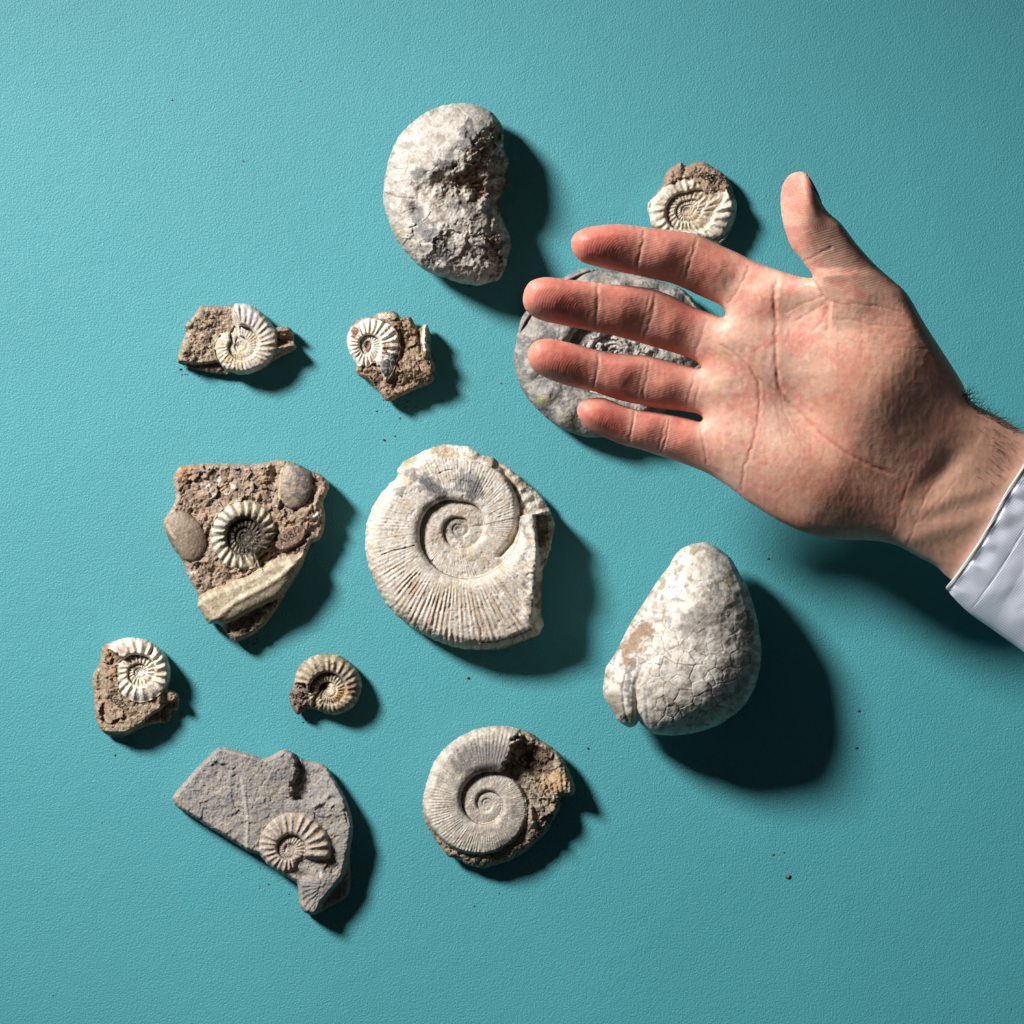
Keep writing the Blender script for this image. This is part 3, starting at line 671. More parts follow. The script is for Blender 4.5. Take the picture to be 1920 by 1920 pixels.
def dark_rock_ammonite():
    pts = [(700,593),(712.5,585.6),(732.5,583.8),(741,584),(752.5,595),(768.8,593.8),(776,603.8),(782.5,615),(786,616),(792,610),(800,608.8),(804,616),(807,630),(807.5,662.5),(813.8,680),(815,700),(810,717.5),(782.5,728.8),(757.5,740),(732.5,751.9),(722.5,750),(710,735),(695,718.8),(675,706),(667.5,697.5),(667.5,682.5),(657.5,666),(651,647.5),(650.6,632.5),(656,613.8),(668.8,600),(682.5,596)]
    g = Grid(pts, 1.0, 3, 1.2, 7, 17); X, Y = g.X, g.Y; d = np.maximum(g.d, 0)
    z, rib, k, v, Rk, ph, r = ribrelief(X, Y, 688.8, 647.5, 76, 1.1, -1, 2.6, [(63, 76), (30, 62), (0, 60), (-30, 60), (-60, 54), (-90, 50), (-135, 44), (180, 38), (135, 38), (100, 44)], 24, 6.5, 0.34, 40, 1.0, 3, 0.55, 1.3)
    n0 = fbm(X, Y, 22, 4, 221); n1 = fbm(X, Y, 9, 4, 222); n2 = fbm(X, Y, 4, 3, 223)
    zm = 44 + 5 * n0 + 9 * facets(X, Y, 22, 224) + 1.5 * n1 + 0.8 * n2 + 0.7 * grit_relief(X, Y, 226) + 16 * gauss(X, Y, 780, 690, 40, 30) + 10 * gauss(X, Y, 735, 610, 26, 16) - 8 * gauss(X, Y, 755, 655, 16, 30)
    st = np.exp(-(linedist(X, Y, [(798, 612), (795, 640), (800, 665)], 20) / 6.5) ** 2)
    zm = zm + 18 * st - 14 * np.exp(-(linedist(X, Y, [(783, 615), (787, 640), (790, 660)], 20) / 3) ** 2)
    shell = (k >= 0) & ~((k == 0) & (ph < 5.6) & (ph > 4.9) & False) & (Y < 718)
    shell &= ~((k == 0) & (X < 712) & (Y > 686) )
    sh = blur(shell.astype(float), g.s, 1.2)
    z = z * sh + zm * (1 - sh) + 0.9 * n1 + 0.4 * n2
    z = z + sh * 3 * facets(X, Y, 14, 229) * ss(X, 705, 720)
    zr = 18.0
    top = zr + (np.maximum(z, zr + 3) - zr) * edge(d, 10); bot = under(d, zr, 16)
    C = mixc(np.broadcast_to(lin(242, 234, 222), X.shape + (3,)), lin(214, 200, 184), ss(n0, 0.0, 0.35) * 0.6)
    C = mixc(C, lin(150, 146, 150), ss(gauss(X, Y, 735, 680, 14, 30, 12) + gauss(X, Y, 720, 690, 12, 12) + gauss(X, Y, 736, 625, 14, 14) * 0.5 + 0.6 * n1, 0.45, 0.7) * 0.85)
    C = mixc(C, lin(90, 92, 104), ss(gauss(X, Y, 742, 675, 8, 20, 15) + gauss(X, Y, 726, 702, 9, 8) + 0.5 * n1, 0.6, 0.8) * 0.7)
    C = mixc(C, lin(130, 92, 70), ss(gauss(X, Y, 665, 622, 9, 14, 25) + gauss(X, Y, 690, 650, 7, 12) * 1.2 + gauss(X, Y, 722, 652, 12, 8, -30) * 0.9 + 0.5 * n1, 0.5, 0.66) * 0.9)
    R_ = mixc(np.broadcast_to(lin(160, 138, 116), X.shape + (3,)), lin(120, 98, 82), ss(n1, -0.15, 0.25))
    R_ = mixc(R_, lin(178, 150, 118), ss(fbm(X, Y, 6, 3, 227), 0.12, 0.3) * 0.7)
    R_ = mixc(R_, lin(206, 196, 184), ss(gauss(X, Y, 722, 592, 18, 7) + 0.5 * n1, 0.4, 0.6) * 0.8)
    R_ = mixc(R_, lin(232, 222, 206), ss(st + 0.3 * n2, 0.45, 0.6) * (Y < 658) * (X > 786))
    C = C * sh[..., None] + R_ * (1 - sh[..., None])
    frag = (X > 786) & (Y < 664) & (st > 0.3)
    lab = np.where(sh < 0.5, np.where(frag, 3, 0), np.where(k >= 1, 2, 1))
    t = thing("ammonite_fossil", "small white ammonite with sharp ribs on dark reddish brown rock, left of the hand", "ammonite", 730, 665, 0, "fossils laid out on the teal table")
    build(g, top, bot, lab, C, t, {0: ("matrix_rock", MAT_ROCK), 1: ("outer_whorl", MAT_SHELL), 2: ("inner_whorls", MAT_SHELL), 3: ("shell_fragment", MAT_SHELL)}, micro=1.0)

# ------------------------------------------------------------------ brown triangular slab
def brown_slab():
    pts = [(338,875),(373,870),(415,869),(467,871),(498,867),(517,863),(540,864),(565,873),(581.7,881.7),(598,888),(613,900),(618,913),(611,929.6),(605.6,944),(608.8,961),(608.8,986),(600,1011),(583.8,1019),(575,1038),(567,1061),(554.6,1083.8),(535.8,1111),(525,1131.7),(508.8,1156.7),(490,1177.5),(467,1194),(440,1203.5),(425,1188),(408.8,1169),(392,1170),(379.6,1152.5),(370,1135.8),(372,1117),(360.8,1096),(350,1075),(342,1052.5),(327.5,1031.7),(315,1008.8),(307.7,990),(307.7,973),(321,954.6),(329.6,933.8),(327.5,915),(325,896)]
    g = Grid(pts, 1.3, 2, 1.6, 9, 18); X, Y = g.X, g.Y; d = np.maximum(g.d, 0)
    n0 = fbm(X, Y, 40, 4, 301); n1 = fbm(X, Y, 14, 4, 302); n2 = fbm(X, Y, 5, 3, 303)
    za, rib, k, v, Rk, ph, r = ribrelief(X, Y, 458.8, 1008, 72, 1.1, -1, 1.9, [(0, 56), (20, 50), (45, 45), (58, 45), (70, 58), (-45, 64), (-90, 69), (-135, 66), (180, 63), (135, 62), (90, 59)], 22, 6.5, 0.35, 52, 1.4, 4, 0.5, 1.0, 0.3, 0.35)
    za = za - 8 * ss(r, 40, 15)
    zm = 56 + 6 * n0 + 8.5 * facets(X, Y, 36, 304) + 3.6 * facets(X, Y, 17, 305) + 0.8 * n1 + 0.5 * n2 + 0.5 * grit_relief(X, Y, 306) - 3 * ss(fbm(X, Y, 26, 3, 307), 0.18, 0.3)
    zm = zm - 18 * ss(polydist(X, Y, [(400, 1172), (450, 1150), (520, 1110), (560, 1060), (640, 1060), (600, 1230), (380, 1230)], True), -2, 14)
    # bivalves
    e1 = ell(X, Y, 348, 1005, 34, 50, -28); b1 = np.sqrt(np.clip(1 - e1 ** 2, 0, 1))
    e2 = ell(X, Y, 553, 908, 32, 46, 6); b2 = np.sqrt(np.clip(1 - e2 ** 2, 0, 1)) * ss(X, 520, 524)
    # long curved shell across the lower edge
    tube = [(373,1120),(392,1106),(420,1097),(467,1076),(490,1062),(508,1050),(530,1045),(550,1041),(573,1036),(569,1050),(557,1073),(540,1100),(520,1122),(490,1136),(462,1150),(440,1164),(417,1172),(392,1170),(379,1152),(370,1136)]
    td = polydist(X, Y, tube, True); tt = np.sqrt(np.clip(1 - (1 - np.clip(td / 17, 0, 1)) ** 2, 0, 1))
    ridge = np.exp(-(linedist(X, Y, [(400, 1166), (440, 1130), (480, 1110), (520, 1085), (550, 1060)], 30) / 6) ** 2)
    tz = 52 + 19 * tt + 4 * ridge
    z = zm
    z = np.where(e1 < 1, 58 + 12 * b1 + 0.6 * n1, z)
    z = np.where((e2 < 1) & (X > 521), 59 + 13 * b2 + 0.8 * n1, z)
    z = z - 12 * gauss(X, Y, 515, 885, 8, 26, 6)
    z = np.where(td > 0, tz + 0.8 * n1, z)
    am = blur(((k >= 0)).astype(float), g.s, 1.3)
    z = z * (1 - am) + za * am
    z = z + 0.5 * n2
    plq = ell(X, Y, 544, 1008, 32, 18, -33)
    z = np.where((plq < 1.0) & (am < 0.5) & (td < 0), 62 + 1.0 * n1, z)
    z = z - 4 * np.exp(-(linedist(X, Y, [(512, 1042), (540, 1032), (575, 1016)], 12) / 3) ** 2)
    z = z + 5 * np.exp(-(linedist(X, Y, [(600, 920), (590, 950), (600, 975)], 12) / 4) ** 2)
    zr = 18.0
    top = zr + (np.maximum(z, zr + 3) - zr) * edge(d, 9); bot = under(d, zr, 14)
    C = mixc(np.broadcast_to(lin(172, 152, 134), X.shape + (3,)), lin(142, 122, 106), ss(n1, -0.1, 0.3))
    C = mixc(C, lin(180, 150, 124), ss(n0, 0.0, 0.3) * 0.6)
    C = mixc(C, lin(178, 134, 96), ss(gauss(X, Y, 350, 885, 34, 22) + 0.4 * n1, 0.5, 0.8) * 0.6)
    C = mixc(C, lin(84, 70, 60), ss(fbm(X, Y, 9, 3, 310), 0.2, 0.4) * 0.3)
    C = mixc(C, lin(132, 124, 118), ss(gauss(X, Y, 372, 887, 12, 8) + gauss(X, Y, 447, 884, 12, 8), 0.4, 0.6) * 0.8)
    for (fx, fy, a, b, an) in ((408, 902, 8, 5, -60), (399, 930, 8, 4, -60), (425, 926, 5, 3, 0), (392, 913, 6, 5, 0), (437, 912, 5, 4, 30), (592, 968, 10, 6, -60), (521, 949, 5, 3, 0), (360, 1074, 12, 3, -10)):
        C = mixc(C, lin(228, 220, 210), ss(1.15 - ell(X, Y, fx, fy, a, b, an) + 0.6 * n2, 0.0, 0.3) * 0.9)
    C = np.where((e1 < 1)[..., None], mixc(mixc(np.broadcast_to(lin(136, 116, 98), X.shape + (3,)), lin(158, 140, 122), ss(n0, -0.2, 0.3)), lin(200, 186, 150), (1 - ss(linedist(X, Y, [(314, 985), (322, 1002), (328, 1008)], 10), 1.5, 4)) * 0.8), C)
    C = np.where(((e2 < 1) & (X > 521))[..., None], mixc(np.broadcast_to(lin(172, 154, 136), X.shape + (3,)), lin(122, 114, 106), ss(n1 + 0.4 * ss(X, 540, 570), 0.0, 0.4)), C)
    C = mixc(C, lin(206, 190, 150), (1 - ss(linedist(X, Y, [(531, 866), (526, 890), (523, 920), (524, 945)], 8), 1, 3)) * 0.8)
    C = np.where((td > 0)[..., None], mixc(mixc(np.broadcast_to(lin(176, 158, 132), X.shape + (3,)), lin(206, 192, 160), ss(n1, -0.1, 0.25)), lin(130, 116, 98), ss(Y - np.interp(X, [370, 440, 520, 570], [1165, 1132, 1090, 1045]), -2, 4) * 0.55), C)
    C = mixc(C, lin(232, 222, 188), (td > 0) * ss(ridged(X, Y, 16, 3, 315), 0.72, 0.9) * 0.45)
    A_ = mixc(np.broadcast_to(lin(208, 196, 170), X.shape + (3,)), lin(232, 226, 212), ss(n1 + ss(470 - X, 0, 50) * 0.4, 0.1, 0.4))
    A_ = mixc(A_, lin(104, 88, 64), ss(0.42 - rib + 0.5 * n1, 0, 0.3) * 0.75)
    A_ = mixc(A_, lin(44, 32, 24), ss(41 - np.hypot(X - 468, Y - 1006) + 16 * (rib - 0.5) + 12 * n1, -4, 8) * 0.9)
    C = C * (1 - am[..., None]) + A_ * am[..., None]
    C = np.where(((plq < 1.0) & (am < 0.5) & (td < 0))[..., None], mixc(np.broadcast_to(lin(150, 124, 108), X.shape + (3,)), lin(128, 104, 90), ss(n1, -0.1, 0.3)), C)
    C = mixc(C, lin(34, 28, 26), ink(X, Y, "A88/2", 522, 1012, 11.5, -36, 1.2, 0.88) * 0.92)
    lab = np.zeros(X.shape, int)
    lab = np.where(e1 < 1, 3, lab); lab = np.where((e2 < 1) & (X > 521), 4, lab); lab = np.where(td > 0, 5, lab)
    lab = np.where((k >= 0) & (am > 0.5), 1, lab); lab = np.where((k >= 1) & (am > 0.5), 2, lab)
    t = thing("fossil_specimen", "brown triangular rock slab with a dark-centred ammonite, bivalves and an inked number", "fossil", 460, 1020, 0, "fossils laid out on the teal table")
    o = build(g, top, bot, lab, C, t, {0: ("matrix_rock", MAT_ROCK), 1: ("ammonite_shell", MAT_SHELL), 2: ("ammonite_inner_whorls", MAT_SHELL), 3: ("bivalve_shell", MAT_SMOOTH), 4: ("bivalve_shell", MAT_SMOOTH), 5: ("long_shell", MAT_SMOOTH)}, micro=1.0)
    o[3]["label"] = "smooth brown bivalve at the edge of the slab"; o[4]["label"] = "grey domed bivalve with pale rim"

# ------------------------------------------------------------------ left rock with ammonite
def left_low_ammonite():
    pts = [(232.5,1196),(253,1195.5),(277,1201),(295.5,1213),(310.4,1229),(316,1244),(319.6,1262.5),(318.5,1278.5),(314,1291),(325,1294.6),(335.6,1303.8),(334.5,1321),(331,1332),(320.7,1334.7),(319.6,1346),(312.7,1354),(293,1356.5),(270,1363),(247.4,1373.7),(230,1381.7),(213,1381.7),(199,1377),(187.8,1365.6),(180.4,1350.7),(177.5,1329),(176.4,1306),(173,1280.8),(175,1262.5),(184.4,1248.8),(189,1231.6),(192.4,1214.4),(203.9,1205.2),(218.8,1200.6)]
    g = Grid(pts, 1.0, 3, 1.2, 7, 19); X, Y = g.X, g.Y; d = np.maximum(g.d, 0)
    z, rib, k, v, Rk, ph, r = ribrelief(X, Y, 262, 1259, 74, -2.5, 1, 2.1, [(-140, 76), (-120, 72), (-90, 63), (-45, 62), (0, 58), (45, 56), (90, 57), (135, 54), (180, 47), (-160, 45)], 19, 7, 0.36, 36, 0.6, 5, 0.6, 1.0)
    n0 = fbm(X, Y, 22, 4, 231); n1 = fbm(X, Y, 9, 4, 232); n2 = fbm(X, Y, 4, 3, 233)
    zm = 46 + 4 * n0 + 6.5 * facets(X, Y, 32, 234) + 0.8 * n1 + 0.5 * n2 + 0.5 * grit_relief(X, Y, 236)
    zm = zm - 20 * ss(Y - np.interp(X, [180, 200, 235, 265, 283, 330], [1374, 1372, 1373, 1355, 1338, 1310]), -2, 6) * (X > 190)
    zm = zm - 8 * ss(X, 300, 310) - 12 * ss(Y - 1314, -1, 5) * (X > 300)
    zm = zm - 14 * ss(195 - X + 0.1 * (Y - 1250), -4, 12)
    shell = (k >= 0) & ~((k == 0) & (X < 205)) & ~((k == 0) & (X < 222) & (Y > 1225)) 
    sh = blur(shell.astype(float), g.s, 1.1)
    z = z * sh + zm * (1 - sh) + 0.8 * n1 + 0.35 * n2
    zr = 16.0
    top = zr + (np.maximum(z, zr + 3) - zr) * edge(d, 9); bot = under(d, zr, 12)
    C = mixc(np.broadcast_to(lin(244, 234, 218), X.shape + (3,)), lin(214, 196, 172), ss(n0, -0.05, 0.35) * 0.7)
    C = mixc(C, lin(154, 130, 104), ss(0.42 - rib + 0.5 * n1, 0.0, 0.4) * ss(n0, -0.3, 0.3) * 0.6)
    C = mixc(C, lin(186, 182, 186), ss(gauss(X, Y, 255, 1305, 40, 12) + gauss(X, Y, 216, 1212, 12, 10) + 0.5 * n1, 0.5, 0.75) * 0.6)
    R_ = mixc(np.broadcast_to(lin(164, 144, 122), X.shape + (3,)), lin(136, 117, 99), ss(n1, -0.1, 0.3))
    R_ = mixc(R_, lin(178, 130, 92), ss(gauss(X, Y, 203, 1225, 9, 20) + gauss(X, Y, 213, 1262, 7, 22), 0.4, 0.8) * 0.6)
    C = C * sh[..., None] + R_ * (1 - sh[..., None])
    C = mixc(C, lin(30, 26, 22), ink(X, Y, "A88/2", 207, 1301, 10, 35, 1.1, 0.8) * (1 - sh) * 0.85)
    lab = np.where(sh < 0.5, 0, np.where(k >= 1, 2, 1))
    t = thing("ammonite_fossil", "small white ammonite with bold ribs on a brown rock, leftmost fossil on the table", "ammonite", 250, 1285, 0, "fossils laid out on the teal table")
    build(g, top, bot, lab, C, t, {0: ("matrix_rock", MAT_ROCK), 1: ("outer_whorl", MAT_SHELL), 2: ("inner_whorls", MAT_SHELL)}, micro=1.0)

def tiny_ammonite():
    pts = [(613.8,1226),(632.5,1227.8),(651,1238),(666,1252),(674.7,1268),(678.4,1285),(673.8,1305.6),(665,1322.5),(651,1332.8),(632.5,1339.8),(618.4,1340),(599.7,1333.8),(585.6,1329),(576,1332),(566.9,1333.8),(559.4,1341),(550,1331),(544.4,1317.8),(542.5,1301.9),(551,1283),(553.8,1266),(560.3,1250),(573.4,1238),(590.3,1228.8)]
    g = Grid(pts, 1.0, 3, 0.8, 7, 20); X, Y = g.X, g.Y; d = np.maximum(g.d, 0)
    z, rib, k, v, Rk, ph, r = ribrelief(X, Y, 615.6, 1296, 78, 2.5, 1, 2.0, [(135, 80), (180, 70), (-135, 70), (-90, 70), (-45, 66), (0, 62), (45, 54), (90, 45), (115, 42)], 26, 5, 0.36, 30, 0.8, 6, 0.6, 1.0)
    n0 = fbm(X, Y, 22, 4, 241); n1 = fbm(X, Y, 9, 4, 242); n2 = fbm(X, Y, 4, 3, 243)
    z = z - 10 * gauss(X, Y, 606, 1288, 14, 10, -40) + 5 * gauss(X, Y, 622, 1300, 14, 12)
    zm = 36 + 5 * facets(X, Y, 10, 244) + 4 * n1 + 3 * n2 
    mat_ = ss(polydist(X, Y, [(535, 1290), (556, 1280), (572, 1282), (579, 1300), (582, 1322), (590, 1345), (540, 1350)], True), -1.5, 1.5)
    z = z * (1 - mat_) + zm * mat_ + 0.9 * n1 + 0.5 * n2
    zr = 16.0
    top = zr + (np.maximum(z, zr + 3) - zr) * edge(d, 15); bot = under(d, zr, 16)
    C = mixc(np.broadcast_to(lin(200, 184, 158), X.shape + (3,)), lin(158, 144, 126), ss(n0, -0.1, 0.3))
    C = mixc(C, lin(112, 98, 84), ss(0.45 - rib + 0.4 * n1, 0.0, 0.4) * 0.55)
    C = mixc(C, lin(116, 92, 78), ss(gauss(X, Y, 662, 1290, 14, 20) + 0.3 * n1, 0.4, 0.7) * 0.85)
    C = mixc(C, lin(214, 172, 110), ss(gauss(X, Y, 638, 1300, 16, 22, 30) + 0.5 * n1, 0.4, 0.8) * 0.7)
    C = mixc(C, lin(226, 212, 186), ss(gauss(X, Y, 625, 1290, 14, 18) + 0.5 * n1, 0.5, 0.8) * 0.6)
    C = mixc(C, lin(90, 90, 92), ss(fbm(X, Y, 8, 3, 247), 0.15, 0.3) * ((r < 50) & (X < 640)) * 0.8)
    C = mixc(C, lin(84, 54, 36), ss(gauss(X, Y, 606, 1288, 14, 9, -40) + 0.2 * n1, 0.4, 0.7) * 0.9)
    C = mixc(C, lin(128, 112, 100), mat_); C = mixc(C, lin(60, 50, 44), mat_ * ss(n1, 0.0, 0.2) * 0.7)
    lab = np.where(mat_ > 0.5, 0, np.where(k >= 1, 2, 1))
    t = thing("ammonite_fossil", "smallest free ammonite, tan ribs with an amber centre, no rock slab around it", "ammonite", 612, 1286, 0, "fossils laid out on the teal table")
    build(g, top, bot, lab, C, t, {0: ("matrix_rock", MAT_ROCK), 1: ("outer_whorl", MAT_SHELL), 2: ("inner_whorls", MAT_SHELL)}, micro=1.0)

# ------------------------------------------------------------------ grey slab
def grey_slab():
    pts = [(410,1401),(441.7,1406),(475,1415),(493.8,1421.7),(512.5,1415),(531,1405),(548,1410),(571,1425),(598,1430),(614.6,1440),(629,1463),(643.8,1488),(654,1513),(662.5,1551),(659,1578),(656,1605),(657,1640),(654,1678),(633,1692.5),(612.5,1703),(591.7,1715),(575,1713),(563.5,1701),(560,1682),(558,1659),(548,1651),(525,1638),(500,1619.6),(485,1603),(462.5,1595.6),(425,1571.7),(389.6,1551),(358,1530),(333,1515),(323,1496.7),(331,1484),(362.5,1446.7),(387.5,1421.7)]
    g = Grid(pts, 1.3, 2, 1.2, 8, 22); X, Y = g.X, g.Y; d = np.maximum(g.d, 0)
    n0 = fbm(X, Y, 50, 4, 401); n1 = fbm(X, Y, 14, 4, 402); n2 = fbm(X, Y, 4.5, 3, 403)
    za, rib, k, v, Rk, ph, r = ribrelief(X, Y, 541.7, 1592.5, 84, 0.45, -1, 2.6, [(25, 82), (0, 80), (-45, 76), (-90, 70), (-135, 62), (180, 57), (135, 50), (90, 44), (60, 40)], 23, 5.6, 0.30, 46, 0.8, 7, 0.55, 1.1, 0.25, 0.5)
    zm = 54 + 3.5 * n0 + 3.0 * facets(X, Y, 60, 404) + 1.2 * n1 + 0.6 * n2 + 0.35 * grit_relief(X, Y, 409, 4.0)
    zm = zm + 4 * ss(X - np.interp(Y, [1400, 1460, 1540, 1600], [450, 455, 462, 460]), -6, 6) - 4 * ss(X, 470, 560)
    zm = zm + 2.5 * np.exp(-(linedist(X, Y, [(453, 1460), (460, 1500), (465, 1545), (462, 1590)], 12) / 3) ** 2)
    # pit near the top right with a cliff on its left
    pit = ss(X + 9 * n1 + 4 * n2 - np.interp(Y, [1420, 1440, 1470, 1500, 1520], [552, 556, 544, 550, 600]), -2, 5) * ss(1508 + 4 * n1 - Y, 0, 12) * (1 - 0.85 * ss(X, 566, 650))
    zm = zm - 24 * pit + pit * 4 * facets(X, Y, 20, 411)
    zm = zm + 6 * np.exp(-(linedist(X, Y, [(590, 1512), (607, 1500), (618, 1490)], 12) / 5) ** 2)
    # lower lobe below the ammonite and the steep sides at the lower right
    zm = zm - 7 * gauss(X, Y, 570, 1642, 18, 8, 10) + 5 * gauss(X, Y, 600, 1650, 30, 20)
    cl = X - np.interp(Y, [1560, 1600, 1640, 1665, 1690, 1720], [660, 650, 641, 622, 601, 588])
    zm = zm - 30 * ss(cl, -3, 9) * ss(Y, 1570, 1610)
    sh = blur(((k >= 0) & ~((k == 0) & (Y > 1612) & (X > 556))).astype(float), g.s, 1.6)
    sh2 = ss(blur(sh, g.s, 5.0), 0.42, 0.95)
    z = zm + np.maximum(za + 4.5 - zm, -1) * sh2 + 0.9 * n2 * sh + 1.6 * n1 * sh
    sp = (polydist(X, Y, [(556, 1652), (566, 1640), (600, 1650), (590, 1690), (575, 1710), (560, 1700)], True) > 0)
    th2 = np.arctan2(Y - 1660, X - 610); z = z + 0.8 * np.cos(th2 * 26 + 2 * n1) * sp
    zr = 14.0
    top = zr + (np.maximum(z, zr + 3) - zr) * edge(d, 8); bot = under(d, zr, 10)
    C = mixc(np.broadcast_to(lin(156, 151, 146), X.shape + (3,)), lin(144, 142, 141), ss(n0, -0.2, 0.3))
    C = mixc(C, lin(166, 158, 148), ss(fbm(X, Y, 30, 4, 405), 0.0, 0.3) * 0.6)
    C = mixc(C, lin(180, 138, 84), ss(fbm(X, Y, 6, 3, 406) + 0.15 * fbm(X, Y, 40, 2, 407) + 0.08 * (r < 90) + 0.2 * fbm(X, Y, 26, 3, 408), 0.26, 0.42) * 0.5)
    C = mixc(C, lin(186, 180, 172), np.exp(-(linedist(X, Y, [(453, 1460), (460, 1500), (465, 1545), (462, 1590)], 12) / 3.5) ** 2) * 0.5)
    A_ = mixc(np.broadcast_to(lin(172, 161, 150), X.shape + (3,)), lin(192, 181, 170), ss(rib, 0.4, 0.9))
    A_ = mixc(A_, lin(166, 130, 84), ss(0.5 - rib + 0.6 * n1, 0.1, 0.5) * 0.6)
    A_ = mixc(A_, lin(150, 148, 152), ss(n1, 0.05, 0.25) * 0.5)
    C = C * (1 - sh[..., None]) + A_ * sh[..., None]
    C = mixc(C, lin(226, 208, 196), ss(1 - ell(X, Y, 602, 1641, 5, 8, 0), 0, 0.3) * 0.8)
    C = mixc(C, lin(200, 150, 110), ss(1 - ell(X, Y, 612, 1620, 11, 5, 15) + 0.4 * n2, 0, 0.3) * 0.8)
    lab = np.where(sh < 0.5, 0, np.where(k >= 1, 2, 1)); lab = np.where((lab == 0) & sp, 3, lab)
    t = thing("fossil_specimen", "grey mudstone slab with a pale ribbed ammonite near its lower edge", "fossil", 500, 1540, 0, "fossils laid out on the teal table")
    build(g, top, bot, lab, C, t, {0: ("matrix_rock", MAT_GREY), 1: ("ammonite_shell", MAT_GREY), 2: ("ammonite_inner_whorls", MAT_GREY), 3: ("shell_fragment", MAT_GREY)}, micro=1.0)

# ------------------------------------------------------------------ broken ammonite, bottom centre
def broken_ammonite():
    pts = [(943.5,1361),(973.6,1366.6),(996.7,1375),(1018,1389.6),(1041,1405.5),(1057,1423),(1067.5,1446),(1075.5,1464),(1078,1480),(1074.6,1492),(1053,1494),(1050.7,1515),(1035.6,1540),(1025,1559.6),(1007,1577),(989.6,1593),(961,1611),(929.4,1621.6),(902.8,1627.8),(876,1621.6),(858.5,1611),(840.8,1605.6),(823,1584),(805.4,1557.8),(794,1531),(793,1495.8),(800,1467.5),(809,1439),(826.7,1410.8),(849.7,1389.6),(879.8,1371.9),(911.7,1363)]
    g = Grid(pts, 1.25, 3, 1.8, 9, 24); X, Y = g.X, g.Y; d = np.maximum(g.d, 0)
    n0 = fbm(X, Y, 40, 4, 501); n1 = fbm(X, Y, 14, 4, 502); n2 = fbm(X, Y, 5, 3, 503)
    k, v, Rk, ph, r, th = spiral(X, Y, 911.7, 1506.5, 160, -1.03, -1, 2.5)
    z = 50 + 0.20 * Rk * whorl(v, 0.22, 0.42, np.where(k >= 1, 0.60, 0.70))
    st = np.cos(104 * ph - 2.4 * v + 1.6 * fbm(ph * 9, v * 2, 1.0, 3, 5))
    z = z + (0.7 * (k <= 1)) * st * ss(v, 0.1, 0.3) * (0.4 + 0.6 * ss(n1, -0.2, 0.2)) + 1.0 * fbm(ph * 30, v * 1.4, 1.0, 3, 504) * ss(v, 0.1, 0.4)
    # broken away sector on the right: deep hollow, then a flange with curved striae
    brk = X - np.interp(Y, [1360, 1392, 1405, 1430, 1450, 1490, 1520, 1560], [1040, 1000, 985, 966, 955, 985, 984, 940])
    hollow = gauss(X, Y, 1008, 1428, 40, 32, 35)
    fz = 48 - 12 * ss(hollow, 0.2, 0.75) + 14 * ss(np.hypot(X - 912, Y - 1506), 125, 160) * (Y < 1490) + 5 * facets(X, Y, 20, 505) * (0.5 + ss(hollow, .2, .6)) + 1.6 * n1 + 0.8 * n2 + grit_relief(X, Y, 530)
    fz = fz + 1.5 * np.cos(40 * np.arctan2(Y - 1560, X - 1060) * 1.5) * (X > 1000) * (Y < 1500) * (1 - ss(hollow, 0.2, 0.6))
    fz = np.where(Y > 1495, 52 - 0.10 * np.clip(Y - 1540, -20, 80) + 6 * facets(X, Y, 26, 506) + 5 * n1 + 2 * n2 + 14 * np.exp(-(linedist(X, Y, [(995, 1515), (1000, 1545)], 15) / 5) ** 2), fz)
    outside = (k < 0) | ((k == 0) & (ph < 0.10 + 0.16 * fbm(X, Y, 12, 3, 520)))
    sh = 1 - blur(outside.astype(float), g.s, 1.5)
    z = z * sh + fz * (1 - sh) + 1.5 * n0 + 0.5 * n2
    f1, f2, _, _, _ = worley(X + 6 * n1, Y, 24, 510)
    ck = (1 - ss(f2 - f1, 0, 0.05)) * (1 - sh) * (X > 990)
    z = z - 3 * ck
    zr = 24 + 2 * n0
    top = zr + (np.maximum(z, zr + 3) - zr) * edge(d, 17); bot = under(d, zr, 20)
    C = mixc(np.broadcast_to(lin(188, 179, 168), X.shape + (3,)), lin(212, 202, 190), ss(n1, -0.1, 0.3))
    C = mixc(C, lin(166, 138, 108), ss(fbm(ph * 40, v * 1.1, 1.0, 3, 515), 0.0, 0.35) * ss(n0, -0.2, 0.3) * 0.55)
    C = mixc(C, lin(224, 215, 203), ss(fbm(X, Y, 16, 4, 540) + 0.3 * ss(880 - X, 0, 60), 0.1, 0.35) * 0.7)
    C = mixc(C, lin(128, 124, 123), ss(1.1 * gauss(X, Y, 920, 1420, 66, 34, 5) + gauss(X, Y, 968, 1520, 14, 24) * 0.8 + 0.6 * gauss(X, Y, 860, 1435, 16, 30, 30) + 0.6 * n1 + 0.3 * np.where(r > 0, fbm(ph * 34, v, 1.0, 3, 516), 0), 0.4, 0.75) * 0.8)
    C = mixc(C, lin(92, 92, 98), ss(gauss(X, Y, 905, 1440, 46, 10, -8) + gauss(X, Y, 945, 1582, 34, 12, -30) + 0.5 * n1, 0.55, 0.8) * 0.75)
    R_ = mixc(np.broadcast_to(lin(168, 152, 132), X.shape + (3,)), lin(120, 108, 96), ss(n1, -0.1, 0.3))
    R_ = mixc(R_, lin(192, 160, 124), ss(gauss(X, Y, 1040, 1465, 36, 26, -20) + 0.4 * n1, 0.4, 0.7) * 0.8)
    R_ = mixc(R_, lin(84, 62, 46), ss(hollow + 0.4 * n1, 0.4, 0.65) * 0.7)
    R_ = mixc(R_, lin(110, 108, 106), ss(gauss(X, Y, 825, 1560, 30, 14, 50) + 0.5 * n1, 0.4, 0.7) * 0.7)
    C = C * sh[..., None] + R_ * (1 - sh[..., None])
